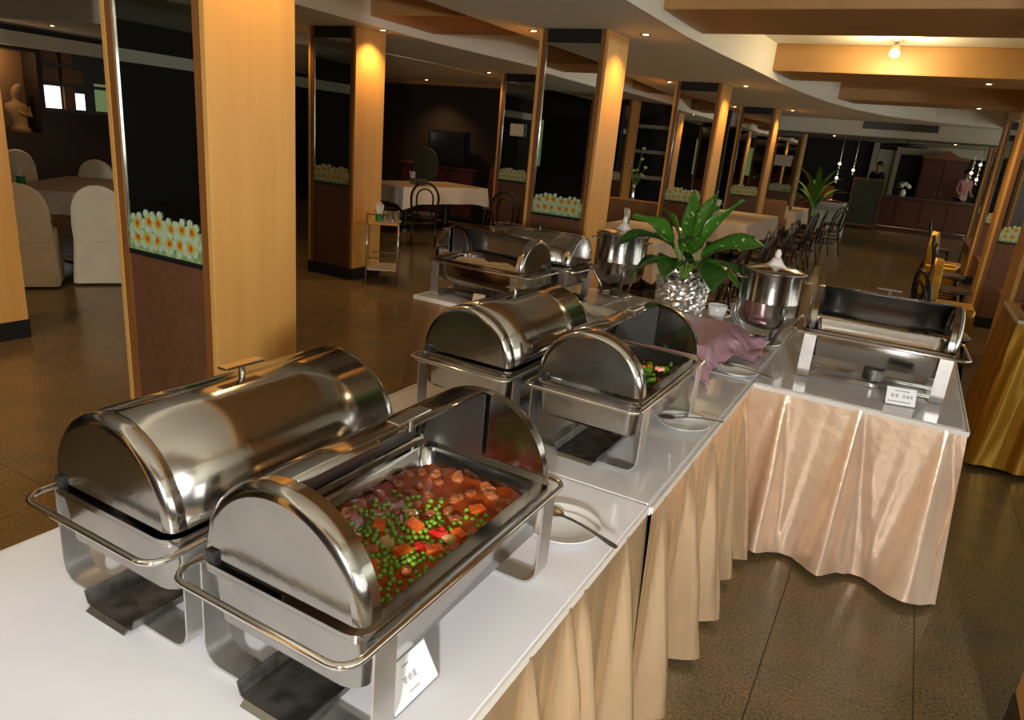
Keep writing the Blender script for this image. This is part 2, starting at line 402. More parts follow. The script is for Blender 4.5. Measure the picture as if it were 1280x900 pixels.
for k, y in enumerate((1.95, 5.87, 9.87, 13.9)):
    n = ['the tall column behind the closed lid', 'the mirrored column beside the soup kettle', 'the mirrored column behind the booth', 'the mirrored column past the booths'][k]
    downlight(-2.25, y+.22, ZS, 'recessed warm downlight on the aisle side of '+n)
    downlight(-3.26, y+.12, ZS, 'recessed warm downlight on the dining side of '+n)
for k, y in enumerate((1.95, 5.87, 9.87)):
    n = ['the wooden column by the covered chairs', 'the column beside the chrome trolley', 'the column behind the white corner table'][k]
    downlight(-5.03, y+.20, ZS, 'recessed warm downlight beside '+n)
    downlight(-6.05, y-.05, ZS, 'recessed warm downlight on the far side of '+n)
downlight(.42, 9.5, ZB, 'small downlight in the beam behind the lit spotlight')
downlight(.52, 12.65, ZB, 'small downlight in the beam next to the air vent', 60)
downlight(.45, 16.3, 2.29, 'small downlight under the vent bulkhead near the mirrored columns')
downlight(-1.7, 16.3, 2.29, 'small downlight under the vent bulkhead near the palm')
downlight(-8.6, 11.7, ZS, 'recessed downlight washing the wooden cornice', 30)
downlight(-10.9, 6.1, ZS, 'recessed downlight in front of the statue niche', 10)
downlight(.1, 22.0, 2.60, 'recessed downlight over the far counter', 14)
# spotlight on the ceiling recess
sp = thing('ceiling_spotlight', 'lit adjustable spotlight hanging in the ceiling recess between wooden beams', 'spotlight', (-.50, 8.62, ZR-.001))
MB().lathe([(.05,-.002),(.05,-.02),(.012,-.022),(.012,-.06)], 14).build('ceiling_mount', CREAMW, sp, auto=40)
body = MB().lathe([(.03,.10),(.045,.06),(.05,-.03),(.047,-.032)], 16, cap1=False); body.xf(Matrix.Translation((0,-.02,-.12)) @ Matrix.Rotation(math.radians(-48), 4, 'X')).build('lamp_body', CREAMW, sp, auto=50)
MB().lathe([(.046,-.028),(.03,-.045),(.004,-.05)], 16).xf(Matrix.Translation((0,-.02,-.12)) @ Matrix.Rotation(math.radians(-48), 4, 'X')).build('bulb', pbr('bright_bulb', (1,.9,.6), .4, emit=(1,.85,.55), es=60), sp, smooth=True)
l = bpy.data.lights.new('spot_beam', 'POINT'); l.energy = 36; l.color = (1,.78,.42); l.shadow_soft_size = .05
o = link(bpy.data.objects.new('spot_beam', l)); o.parent = sp; o.location = (0, -.09, -.20)
# added globe lamp behind the photographer, imitates the camera flash on the buffet
pg = thing('flash_fill_lamp', 'added white globe fill lamp with blocking shade, unseen behind the camera, imitating its flash', 'lamp', FILL_POS)
MB().ball((0,0,0), .10, 20, 12).build('globe', BULB_W, pg, smooth=True).visible_shadow = True
MB().lathe([(.30,-.06),(.27,.02),(.16,.11),(.05,.15),(.012,.16)], 32, cap0=False).build('shade', pbr('flash_fill_shade', (.10,.08,.06), .5), pg, smooth=True, solid=.003)  # added blocker, keeps the fill lamp's light off the ceiling above
MB().tube([(0,0,.10),(0,0,ZR-FILL_POS[2]-.03)], .006).build('cord', BLACKP, pg)
MB().lathe([(.05,ZR-FILL_POS[2]-.03),(.05,ZR-FILL_POS[2]-.001)], 16).build('canopy', BLACKP, pg)
l = bpy.data.lights.new('flash_fill_light', 'POINT'); l.energy = FILL_W; l.color = (1.0,.985,.975); l.shadow_soft_size = .11  # added point light standing in for the camera flash
o = link(bpy.data.objects.new('flash_fill_light', l)); o.parent = pg; o.location = (0, -.0, -.22)

# air vent
vt = thing('air_vent', 'long grey slatted air vent on the white bulkhead', 'vent', (-.54, 15.985, 2.535))
for z in (-.09, .078): obox('frame_bar', (-.65, .65, -.012, .0, z, z+.012), VENTM, vt)
for x in (-.65, .638): obox('frame_bar', (x, x+.012, -.012, .0, -.078, .078), VENTM, vt)
obox('backing', (-.638, .638, -.002, .014, -.078, .078), BLACKM, vt)
for k in range(6): obox('slat', (-.638, .638, -.010, -.003, -.070+k*.025, -.058+k*.025), VENTM, vt)

# ================================================================ BUFFET TABLES
TH = .75
def skirt_mesh(P, Q, n, pleats, amp, z0, z1, seed, ends=(0, 0)):
    """pleated cloth hanging from the edge P-Q, flaring along the outward normal n"""
    rr = random.Random(seed)
    L = math.dist(P, Q); d = ((Q[0]-P[0])/L, (Q[1]-P[1])/L)
    K = [p for p in pleats if 0.02 < p < L-.02]
    prm = [(p, amp*rr.uniform(.8, 1.2), rr.uniform(.85, 1.25), rr.uniform(-.04, .04), rr.choice((-1, 1))) for p in K]
    nc = max(40, int(L/.011)); nv = 26; m = MB(); vs = []; nc += 1
    for j in range(nv+1):
        t = j/nv
        for i in range(nc):
            s = L*i/(nc-1)
            off = .004 + .030*t + .006*t*math.sin(s*17+seed) + .003*t**.5*math.sin(s*71+3*t+seed) + .002*math.sin(s*130+9*t)*t
            zz = z1-(z1-z0)*t; sh = 0
            for (p, a_, w_, ln, sg) in prm:
                wd = (.014+.085*t)*w_; c = p+ln*t; x = (s-c)/wd
                if abs(x) < 1.9:
                    xx = x*(1.0 if x*sg > 0 else 1.5)            # one steep flank, one long flank
                    if abs(xx) < 1: off += a_*(t**.75)*math.cos(xx*PI/2)**1.5
                    y_ = x*sg+1.25
                    if abs(y_) < .6: off -= .45*a_*(t**.75)*math.cos(y_/.6*PI/2)**2
                    zz += .010*t**8*math.cos(min(1, abs(x))*PI/2)
            if ends[0] < 0: off *= min(1, .02+s/.17)
            if ends[1] < 0: off *= min(1, .02+(L-s)/.17)
            off = max(off, .003)
            e0 = max(0, ends[0])*t*.06*max(0, 1-s/.15); e1 = max(0, ends[1])*t*.06*max(0, 1-(L-s)/.15)
            ss = s-e0+e1
            vs.append((P[0]+d[0]*ss+n[0]*off, P[1]+d[1]*ss+n[1]*off, zz))
    fs = [(j*nc+i, j*nc+i+1, (j+1)*nc+i+1, (j+1)*nc+i) for j in range(nv) for i in range(nc-1)]
    return m.add(vs, fs)
def even(L, step, seed):
    r = random.Random(seed); out = []; s = step*r.uniform(.5, .9)
    while s < L-.05: out.append(s); s += step*r.uniform(.75, 1.25)
    return out
def buffet_table(label, x0, x1, y0, y1, sides, glass=False, satin=SATIN, h=TH, topmat=None):
    cx, cy = (x0+x1)/2, (y0+y1)/2
    t = thing('buffet_table', label, 'table', (cx, cy, 0), group='skirted buffet tables')
    X, Y = (x1-x0)/2, (y1-y0)/2
    obox('tabletop', (-X, X, -Y, Y, h-.03, h-(.006 if glass else 0)), topmat or WHITE_TOP, t, bevel=.003)
    if glass: obox('glass_sheet', (-X+.012, X-.012, -Y+.008, Y-.006, h-.0059, h), GLASS_TOP, t, bevel=.002)
    for sx in (-1, 1):
        for sy in (-1, 1): obox('leg', (sx*(X-.08)-.02, sx*(X-.08)+.02, sy*(Y-.08)-.02, sy*(Y-.08)+.02, 0, h-.03), STEEL_D, t)
    C = {'r': ((X,-Y),(X,Y),(1,0)), 'l': ((-X,Y),(-X,-Y),(-1,0)), 'f': ((-X,-Y),(X,-Y),(0,-1)), 'b': ((X,Y),(-X,Y),(0,1))}
    for k, (sd, pl, amp, ends, mt) in enumerate(sides):
        P, Q, n = C[sd]; L = math.dist(P, Q)
        pl = pl if isinstance(pl, list) else even(L, pl, k+int(abs(x0)*100))
        skirt_mesh(P, Q, n, pl, amp, .02, h-.008, k+int(abs(y0)*100), ends).build('skirt', mt or satin, t, smooth=True)
        a, b = Vector((*P, 0)), Vector((*Q, 0)); nn = Vector((*n, 0))
        m = MB(); e = nn*.006
        m.loft([[tuple(a+nn*.0005+Vector((0,0,h-.002))), tuple(a+e+Vector((0,0,h-.002))), tuple(a+e+Vector((0,0,h-.022))), tuple(a+nn*.0005+Vector((0,0,h-.022)))],
                [tuple(b+nn*.0005+Vector((0,0,h-.002))), tuple(b+e+Vector((0,0,h-.002))), tuple(b+e+Vector((0,0,h-.022))), tuple(b+nn*.0005+Vector((0,0,h-.022)))]])
        m.build('edge_band', WHITECL, t)
    return t
YA0, YA1 = -.20, 1.672
buffet_table('white topped buffet table holding the pea stew, champagne satin skirt', -1.47, -.437, YA0, YA1,
    [('r', [.35,.62,.93,1.20,1.375,1.455,1.72], .105, (0,.15), None), ('l', .24, .04, (0,0), None), ('f', .24, .04, (0,0), None)])
buffet_table('glass covered buffet table under the vegetable dish, champagne satin skirt', -1.455, -.427, 1.676, 3.018,
    [('r', [.115,.385,.655,.955,1.19], .100, (.15,-1), None), ('l', .24, .04, (0,0), None)], glass=True)
buffet_table('glass covered corner table under the soup kettles and plant', -1.455, -.43, 3.022, 4.32, [('b', .26, .04, (0,0), None)], glass=True)
buffet_table('glass covered side table under the empty open dish, rose champagne skirt', -.428, .372, 3.022, 4.22,
    [('f', [.14,.43,.735], .075, (-1,1), SATIN2), ('r', .26, .05, (1,0), None), ('b', .26, .04, (0,0), None)], glass=True)
buffet_table('dim glass covered table by the mirrored column, under two dishes', -2.365, -1.457, 3.20, 4.32,
    [('f', .24, .045, (1,0), None), ('l', .24, .045, (0,0), None), ('b', .26, .04, (0,0), None)], glass=True)
buffet_table('tall gold skirted table standing before the right hand column', .67, 1.55, 4.86, 5.60,
    [('f', .13, .050, (1,0), GOLD_CL), ('l', .12, .055, (0,1), GOLD_CL), ('r', .15, .03, (0,0), GOLD_CL), ('b', .15, .03, (0,0), GOLD_CL)], h=.92, topmat=GOLD_CL)

# ================================================================ CHAFING DISHES
LR, LL, LZ = .168, .295, .232       # lid radius, half length, lid base height
def rev_half(prof, a0, a1, n, zsc=.97):
    """surface of revolution about the long (y) axis; angle 0 = +x side, pi = -x side"""
    return [[(r*math.cos(a0+(a1-a0)*i/n), y, LZ + zsc*r*math.sin(a0+(a1-a0)*i/n)) for i in range(n+1)] for y, r in prof]
def chafing_dish(label, loc, rz, is_open, food=None, burner=False):
    d = thing('chafing_dish', label, 'chafing dish', loc, rz, 'roll top chafing dishes')
    # rail: loop with handle ends
    zr = .205
    loop = [(x, y, zr) for x, y in rrect(-.182, .182, -.345, .345, .035, 5)]
    MB().tube(loop, .0062, 8, closed=True).build('rail', STEEL_B, d, smooth=True)
    for sy in (-1, 1):                                    # U shaped strap legs
        pr_ = [(-.184,zr),(-.184,.045)] + [(-.184+.04-.04*math.cos(a), .0425-.04*math.sin(a)) for a in [PI/2*q/6 for q in range(7)]] + [(-.140,.0025),(-.130,.0025)]
        prof = pr_ + [(-a, b) for a, b in reversed(pr_)]
        y = sy*.262; rings = []
        for q in range(len(prof)):
            a, b = prof[max(0, q-1)], prof[min(len(prof)-1, q+1)]; dx, dz = b[0]-a[0], b[1]-a[1]; ln = math.hypot(dx, dz)
            nx, nz = -dz/ln*.0044, dx/ln*.0044; x, z = prof[q]       # inward thickness
            rings.append([(x, y-.025, z), (x, y+.025, z), (x+nx, y+.025, z+nz), (x+nx, y-.025, z+nz)])
        MB().loft(rings).build('strap_leg', STEEL_L, d, auto=30)
    # burner tray, folded lips
    tp = [(-.074,.034),(-.066,.012),(-.058,.0085),(.058,.0085),(.066,.012),(.074,.034)]
    if not burner: MB().loft([[(x, y, z+.0) for x, z in tp] for y in (-.312, .312)], False, False, closed=False).build('burner_tray', STEEL_S, d, solid=.003)
    if not burner: MB().loft([[(-.056,-.312,.0085),(.056,-.312,.0085)],[(-.056,-.322,.002),(.056,-.322,.002)]], False, False, closed=False).build('tray_lip', STEEL_D, d, solid=.003)
    if burner:
        b = MB().lathe([(.042,.012),(.044,.014),(.044,.062),(.040,.066),(.018,.066),(.018,.060),(.010,.058)], 20).build('burner_can', STEEL_S, d, auto=40); b.location = (0, .02, 0)
        for x in (-.060, -.030, .085, .115): MB().tube([(x,-.262,.010),(x,.262,.010)], .006, 8).build('shelf_bar', STEEL_B, d, smooth=True)
    # water pan (outer)
    def ring(hx, hy, r, z): return [(x, y, z) for x, y in rrect(-hx, hx, -hy, hy, r, 4)]
    MB().loft([ring(.130,.262,.03,.100), ring(.150,.280,.035,.103), ring(.157,.288,.035,.112), ring(.164,.296,.035,.200), ring(.172,.304,.035,.208), ring(.172,.304,.035,.214), ring(.160,.292,.032,.214)],
              True, False).build('water_pan', STEEL, d, auto=35)
    # food pan (inner) with wide rim
    MB().loft([ring(.172,.304,.034,.2145), ring(.172,.304,.034,.2225), ring(.146,.277,.03,.2225), ring(.142,.273,.034,.214), ring(.132,.262,.04,.145), ring(.115,.245,.03,.138)],
              False, True).build('food_pan', STEEL, d, auto=35)
    # lid
    cap = [(-LL,.1475),(-LL+.001,.1535),(-LL+.004,.1595),(-LL+.009,.1645),(-LL+.0155,LR-.0006),(-LL+.0175,LR),(-LL+.022,LR),(-LL+.040,LR)]
    for s in (-1, 1):
        pr = cap if s < 0 else [(-y, r) for y, r in cap]
        em = MB().loft(rev_half(pr, 0, PI, 32), False, False, closed=False)
        disc = rev_half([(s*LL, .1475)], 0, PI, 32)[0]
        em.add(disc, [tuple(range(len(disc)))] if s > 0 else [tuple(reversed(range(len(disc))))])
        em.build('lid_end', STEEL, d, auto=50)
    ys = [-LL+.040, -.1, .1, LL-.040]
    MB().loft(rev_half([(y, LR-.0005) for y in ys], PI/2-.05, PI, 14), False, False, closed=False).build('rear_lid', STEEL, d, smooth=True, solid=.002)
    if is_open:
        cov = MB().loft(rev_half([(y, LR-.007) for y in ys], PI*.5-.02, PI-.06, 14), False, False, closed=False)
    else:
        cov = MB().loft(rev_half([(y, LR+.0012) for y in [-LL+.030, -.1, .1, LL-.030]], 0.0, PI/2+.06, 16), False, False, closed=False)
    cv = cov.build('roll_cover', STEEL if not is_open else STEEL_D, d, smooth=True, solid=.0018)
    # moving quarter plates seen inside at both ends, with the seam at the centre
    if is_open:
        for s in (-1, 1):
            y = s*(LL-.012)
            pts = [(0, y, LZ)] + [((LR-.014)*math.cos(a), y, LZ+.95*(LR-.014)*math.sin(a)) for a in [PI/2+i*PI/2/12 for i in range(13)]]
            MB().add(pts, [tuple(range(len(pts)))]).build('cover_side', STEEL_D, cv, solid=.002)
    # front edge bead on the lid rim
    for s in (-1, 1):
        obox('pivot', (-.150,-.128, s*(LL+.001)-.006, s*(LL+.001)+.006, LZ-.010, LZ+.012), BLACKP, d, bevel=.002)
    za = LZ + .97*LR
    m = MB(); m.tube([(0,0,-.002),(0,0,.024)], .007, 10)
    m.add(*bar((-.013,.013,-.048,.048,.024,.029)))
    hm = m.build('handle', STEEL_B, d, bevel=.0012); hm.location = (.012 if is_open else -.004, 0, za-.001)
    return d
def bar(b):
    x0,x1,y0,y1,z0,z1 = b
    return ([(x0,y0,z0),(x1,y0,z0),(x1,y1,z0),(x0,y1,z0),(x0,y0,z1),(x1,y0,z1),(x1,y1,z1),(x0,y1,z1)],
            [(0,3,2,1),(4,5,6,7),(0,1,5,4),(1,2,6,5),(2,3,7,6),(3,0,4,7)])

D2 = (-.697, .930)
chafing_dish('closed chafing dish beside the pea stew on the white table', (-1.100, .925, TH), 0, False)
chafing_dish('open chafing dish filled with red stew and green peas', (*D2, TH), 0, True)
chafing_dish('closed chafing dish next to the green vegetable dish', (-1.112, 2.085, TH), math.radians(-1.5), False)
chafing_dish('open chafing dish holding green vegetables beside the lilac cloth', (-.705, 2.115, TH), math.radians(-1), True)
chafing_dish('open chafing dish with pale rice on the dim table', (-1.995, 3.42, TH), -PI/2-math.radians(2), True)
chafing_dish('closed chafing dish behind the rice dish, against the mirrored column', (-1.92, 3.83, TH), PI/2, False)
chafing_dish('empty open chafing dish with a fuel can on the side table', (-.005, 3.45, TH), -PI/2+math.radians(1.5), True, burner=True)

# ---- stew: sauce, peas, chunks (dish local frame: x right, y away)
def stew_height(x, y):
    return .004*math.sin(x*45+1)*math.cos(y*38) + .003*math.sin(x*90+y*70)
def sauce(name, label, mat, loc, rz, hx, hy, z, nz=1.0, cat='sauce'):
    m = MB().grid(lambda u, v: ((u-.5)*2*hx, (v-.5)*2*hy, z + nz*stew_height((u-.5)*2*hx, (v-.5)*2*hy)), 28, 48)
    o = m.build(name, mat, None, smooth=True); o.location = loc; o.rotation_euler = (0, 0, rz)
    return tag(o, label, cat, kind='stuff')
ZF = .186
sauce('stew_sauce', 'thick red brown stew sauce filling the near open pan', SAUCE, (*D2, TH), 0, .1388, .2700, ZF)
pea_me = MB().ball((0,0,0), .0057, 10, 7).mesh('pea', PEA, True)
rr = random.Random(11); peas = []
def place(o, x, y, dz):
    o.location = (D2[0]+x, D2[1]+y, TH+ZF+stew_height(x, y)+dz)
spots = []
chunks = []
def chunk_free(x, y, r): return all((x-a)**2+(y-b)**2 > (r+c)**2 for a, b, c in chunks)
def chunk_mesh(kind):
    r = random.Random(kind)
    m = MB()
    if kind.startswith('carrot'):                        # crinkle cut chunk
        w, l = .011, .014; n = 10; top = []
        rings = []
        for i in range(n+1):
            x = -l + 2*l*i/n; zz = .0085 + .0012*(i % 2)
            rings.append([(x,-w,-.006),(x,w,-.006),(x,w*.96,zz),(x,-w*.96,zz)])
        m.loft(rings)
    else:
        m.ball((0,0,0), .015, 8, 5, (1.25, .85, .60))
        m.v = [tuple(c*(1+r.uniform(-.28,.28)) for c in p) for p in m.v]
    return m
CH = {'carrot': (CARROT, 'crinkle cut carrot piece'), 'meat': (MEAT, 'braised meat chunk'), 'potato': (POTATO, 'pale potato chunk'), 'pepper': (TOMATO, 'red pepper piece')}
cmesh = {k: [chunk_mesh(k+str(i)).mesh(k+'_chunk', CH[k][0], False) for i in range(3)] for k in CH}
where = {'carrot': [(-.075,-.075),(-.035,-.015),(-.105,-.12),(.02,.02),(.075,.155),(.03,-.125),(.045,-.14),(.095,-.02),(-.02,-.15),(.055,-.06),(.10,.05)],
         'meat': None, 'potato': [(.01,-.045),(-.055,-.175),(.055,-.195),(.09,.035),(-.09,-.16),(-.02,.06)], 'pepper': [(-.04,-.105),(.015,-.115),(.07,.035),(.0,-.215),(.06,-.02)]}
where['meat'] = []
r2 = random.Random(5)
for k in ('carrot', 'potato', 'pepper'):
    for p in where[k]: chunks.append((p[0], p[1], .010))
tries = 0
while len(where['meat']) < 34 and tries < 4000:
    tries += 1; x, y = r2.uniform(-.118, .118), r2.uniform(-.245, .245)
    if chunk_free(x, y, .017):
        where['meat'].append((x, y)); chunks.append((x, y, .013))
desc = {'carrot': 'orange crinkle cut carrot piece floating in the pea stew', 'meat': 'brown braised meat chunk half sunk in the pea stew',
        'potato': 'pale potato chunk lying in the pea stew', 'pepper': 'bright red pepper piece in the pea stew'}
for k in where:
    for n, (x, y) in enumerate(where[k]):
        o = link(bpy.data.objects.new(k+'_chunk', cmesh[k][n % 3])); place(o, x, y, .003 if k != 'meat' else .000)
        o.rotation_euler = (r2.uniform(-.3,.3), r2.uniform(-.3,.3), r2.uniform(0, 6.28)); s = r2.uniform(.8, 1.15)
        o.scale = (s, s, s)
        tag(o, desc[k], 'vegetable' if k != 'meat' else 'meat', k+' pieces in the stew')
n = 0; tries = 0
while n < 262 and tries < 30000:
    tries += 1
    if rr.random() < .86:
        x, y = rr.gauss(.015, .055), rr.gauss(-.055, .085)
    else: x, y = rr.uniform(-.12, .12), rr.uniform(-.2, .2)
    if abs(x) > .126 or abs(y) > .25 or y > .15: continue
    if any((x-a)**2+(y-b)**2 < .0102**2 for a, b in peas): continue
    if not chunk_free(x, y, .003): continue
    peas.append((x, y)); n += 1
    o = link(bpy.data.objects.new('pea', pea_me)); place(o, x, y, rr.uniform(.0005, .0035)); o.rotation_euler = (rr.uniform(0,3), rr.uniform(0,3), 0)
    s = rr.uniform(.88, 1.1); o.scale = (s, s, s)
    tag(o, 'round green pea floating in the red brown stew', 'pea', 'peas in the stew')

# ---- green vegetables in the second open dish
D4 = (-.705, 2.115); R4 = math.radians(-1)
sauce('vegetable_broth', 'dark oily broth under the green vegetables', pbr('oily_broth', (.10,.06,.015), .12, coat=.5), (*D4, TH), R4, .135, .265, .182, .5)
def leafbit(seed):
    r = random.Random(seed); m = MB()
    m.loft([[(-.022+.044*i/6, w*(.010*math.sin(PI*(i+.4)/6.8)+.001), .006*math.sin(i*1.3+seed)) for w in (-1, 1)] for i in range(7)], False, False, closed=False)
    return m.mesh('cut_greens', GREENV, True)
lb = [leafbit(s) for s in range(4)]
r3 = random.Random(21)
for n in range(110):
    x, y = r3.gauss(.05, .045), r3.gauss(-.03, .10)
    if abs(x) > .115 or abs(y) > .235: continue
    me = lb[n % 4] if n % 9 else cmesh['carrot'][n % 3]
    kd = 'cut_greens' if n % 9 else 'carrot_chunk'
    o = link(bpy.data.objects.new(kd, me)); z = .190 + .028*math.exp(-((x-.03)/.08)**2-(y/.16)**2) + r3.uniform(0, .012)
    o.location = (D4[0]+x, D4[1]+y, TH+z); o.rotation_euler = (r3.uniform(-.6,.6), r3.uniform(-.6,.6), r3.uniform(0, 6.28))
    if kd == 'carrot_chunk': o.scale = (.75,.75,.75)
    tag(o, 'cut green leaf piece heaped in the vegetable dish' if n % 9 else 'orange carrot piece among the cut greens', 'vegetable', 'green vegetables in the second open dish' if n % 9 else 'carrots among the greens')
sauce('fried_rice', 'pale fried rice filling the open dish on the dim table', NOODLE, (-1.995, 3.42, TH), -PI/2-math.radians(2), .1395, .270, .200, 1.2, 'rice')

# ================================================================ SMALL THINGS ON THE TABLES
def plate(label, x, y, r=.085, z=TH):
    p = thing('plate', label, 'plate', (x, y, z), group='white saucers for serving spoons')
    MB().lathe([(.001,.004),(r*.55,.004),(r*.62,.006),(r*.97,.0155),(r,.0165),(r*.985,.0175),(r*.95,.0168),(r*.62,.0085),(r*.55,.0065),(.001,.0065)], 40).build('dish', CHINA, p, smooth=True)
    MB().lathe([(r*.45,0),(r*.53,0),(r*.53,.0045),(r*.45,.0045)], 32, cap0=False, cap1=False).build('foot_ring', CHINA, p)
    return p
def spoon(label, x, y, rz, z=TH+.012, L=.21, tilt=0.03):
    s = thing('serving_spoon', label, 'spoon', (x, y, z), rz, 'steel serving spoons'); s.rotation_euler = (0, -tilt, rz)
    def bf(u, v):
        a = 2*PI*u; ru = v
        return (.034*ru*math.cos(a), .021*ru*math.sin(a), .009*(ru**2)+.001)
    MB().grid(bf, 24, 6).build('bowl', STEEL_D, s, smooth=True, solid=.0015)
    rings = []
    for i in range(15):
        t = i/14; x0 = .030+t*L; wd = .0045+.0055*max(0, (t-.55)/.45)**1.2 - .004*max(0, (t-.93)/.07); zz = .010+.012*math.sin(PI*min(1, t*1.6)*.5)*(1-t*.6)
        rings.append([(x0,-wd,zz),(x0,wd,zz),(x0,wd,zz+.002),(x0,-wd,zz+.002)])
    MB().loft(rings).build('handle', STEEL_D, s, smooth=False)
    return s
plate('white saucer under the spoon beside the pea stew', -.575, 1.425, .098)
spoon('worn steel serving spoon on the saucer beside the pea stew', -.612, 1.452, math.radians(-22), L=.185)
plate('white saucer beside the green vegetable dish', -.530, 2.315, .094)
spoon('steel serving spoon on the saucer beside the green vegetable dish', -.585, 2.295, math.radians(18), L=.165)
plate('white saucer in front of the lilac cloth', -.512, 3.10, .090)
spoon('steel serving spoon on the saucer by the lilac cloth', -.560, 3.125, math.radians(-25), L=.20)
plate('white saucer between the closed lid and the near dishes', -1.05, 1.60, .105)
spoon('steel spoon on the saucer behind the near dishes', -1.03, 1.60, math.radians(15), L=.15)
# oval bowl by the kettle
pb = MB(); pb.loft([[(sx*math.cos(a), sy*math.sin(a), z+ (.018*max(0,-math.cos(a))**6 if k > 2 else 0)) for a in [2*PI*i/32 for i in range(32)]] for k, (sx, sy, z) in enumerate(((.06,.045,.0),(.06,.045,.004),(.10,.07,.02),(.125,.085,.034),(.118,.078,.033),(.06,.04,.009)))], True, True)
o = pb.build('sauce_dish', CHINA, None, smooth=True); o.location = (-1.385, 3.60, TH); o.rotation_euler = (0, 0, math.radians(-20))
tag(o, 'white china sauce dish beside the dim kettle', 'dish')

def name_card(label, x, y, z, rz, w, h, marks, ang=58):
    c = thing('name_card', label, 'sign', (x, y, z), rz, 'dish name cards')
    a = math.radians(ang); dy, dz = math.cos(a), math.sin(a)
    def P(u, v, o=0): return (u*w/2, v*h*dy - o*dz, v*h*dz + o*dy + .002)      # o = proud of the face
    m = MB(); 
    m.loft([[P(-1,0,-.001),P(1,0,-.001),P(1,1,-.001),P(-1,1,-.001)],[P(-1,0,.001),P(1,0,.001),P(1,1,.001),P(-1,1,.001)]]); m.build('holder_front', ACRYL, c)
    obox('holder_foot', (-w/2, w/2, .0, .035, .0, .002), ACRYL, c)
    m = MB(); m.loft([[P(-.96,.03,.0011),P(.96,.03,.0011),P(.96,.97,.0011),P(-.96,.97,.0011)],[P(-.96,.03,.0016),P(.96,.03,.0016),P(.96,.97,.0016),P(-.96,.97,.0016)]]); m.build('paper', CARD, c)
    m = MB(); r = random.Random(int(abs(x)*1000))
    for (u, v, su, sv, kind) in marks:
        if kind == 'line':
            k = int(su/.05)
            for i in range(k):
                uu = u-su/2+su*(i+.5)/k; hh = sv*r.uniform(.5, 1)
                m.add([P(uu-.016,v-hh/2,.0018),P(uu+.016,v-hh/2,.0018),P(uu+.016,v+hh/2,.0018),P(uu-.016,v+hh/2,.0018)], [(0,1,2,3)])
        else:                                             # dense character like cluster of strokes
            for i in range(4):
                vv = v-sv/2+sv*(i+.5)/4; aa = r.uniform(.6, 1)
                m.add([P(u-su/2*aa,vv-sv*.05,.0018),P(u+su/2*aa,vv-sv*.05,.0018),P(u+su/2*aa,vv+sv*.05,.0018),P(u-su/2*aa,vv+sv*.05,.0018)], [(0,1,2,3)])
            for i in range(3):
                uu = u-su/2+su*(i+.5)/3; b0, b1 = sorted((r.uniform(-.5,0), r.uniform(.1,.5)))
                m.add([P(uu-su*.06,v+sv*b0,.0018),P(uu+su*.06,v+sv*b0,.0018),P(uu+su*.06,v+sv*b1,.0018),P(uu-su*.06,v+sv*b1,.0018)], [(0,1,2,3)])
    m.build('print', INK, c)
    return c
name_card('white name card before the pea stew dish', -.535, .786, TH, PI/2-.03, .118, .072, [(-.02,.80,.30,.06,'line'),(-.20,.50,.17,.17,'ch'),(.0,.50,.17,.17,'ch'),(.20,.50,.17,.17,'ch'),(.0,.22,.45,.05,'line')])
name_card('white name card leaning on the empty open dish', .135, 3.155, TH, math.radians(12), .115, .075, [(.05,.80,.95,.09,'line'),(-.56,.52,.2,.2,'ch'),(-.28,.52,.2,.2,'ch'),(.18,.52,.2,.2,'ch'),(.42,.52,.2,.2,'ch'),(.66,.52,.2,.2,'ch'),(-.1,.2,1.5,.09,'line')], 66)
name_card('small white name card under the rice dish', -1.985, 3.275, TH, math.radians(8), .075, .062, [(.0,.85,.35,.06,'line'),(.0,.42,.7,.16,'line')], 66)

# ---- soup kettles
def kettle(label, x, y, rz, r=.155, h=.27, z0=.10):
    k = thing('soup_kettle', label, 'kettle', (x, y, TH), rz, 'steel soup kettles')
    MB().lathe([(.02,z0-.02),(r*.55,z0-.014),(r*.82,z0+.006),(r*.96,z0+.04),(r,z0+.07),(r*1.0,z0+.12),(r*1.012,z0+.125),(r*1.012,z0+.13),(r,z0+.135),(r,z0+h),(r+.008,z0+h+.004),(r+.008,z0+h+.010),(r-.006,z0+h+.010)], 40, cap1=False).build('pot', STEEL, k, auto=35)
    lid = MB().lathe([(r+.004,z0+h+.0105),(r+.006,z0+h+.014),(r*.92,z0+h+.022),(r*.6,z0+h+.034),(r*.2,z0+h+.042),(.004,z0+h+.043)], 40, cap0=False).build('lid', STEEL, k, smooth=True)
    MB().lathe([(.010,z0+h+.042),(.010,z0+h+.055),(.018,z0+h+.062),(.018,z0+h+.068),(.004,z0+h+.076)], 14).build('knob', BLACKP, lid, smooth=True)
    for s in (-1, 1):
        MB().tube([(s*(r-.004),-.03,z0+h-.03),(s*(r+.028),-.028,z0+h-.028),(s*(r+.032),0,z0+h-.027),(s*(r+.028),.028,z0+h-.028),(s*(r-.004),.03,z0+h-.03)], .006, 8).build('handle', STEEL_B, k, smooth=True)
    for i in range(3):
        a = 2*PI*i/3 - PI/2 + .35; ca, sa = math.cos(a), math.sin(a)
        MB().tube([((r+.004)*ca,(r+.004)*sa,z0+.115),((r+.006)*ca,(r+.006)*sa,z0+.03),(.115*ca,.115*sa,z0-.035),(.095*ca,.095*sa,.006)], .009, 8).build('stand_leg', STEEL_D, k, smooth=True)
    MB().tube([(.10*math.cos(2*PI*i/28), .10*math.sin(2*PI*i/28), .007) for i in range(28)], .0065, 8, closed=True).build('stand_ring', STEEL_B, k, smooth=True)
    MB().lathe([(.036,.0),(.038,.002),(.038,.036),(.034,.040),(.014,.040),(.014,.036)], 18).build('burner_can', STEEL_S, k, auto=40)
    return z0+h
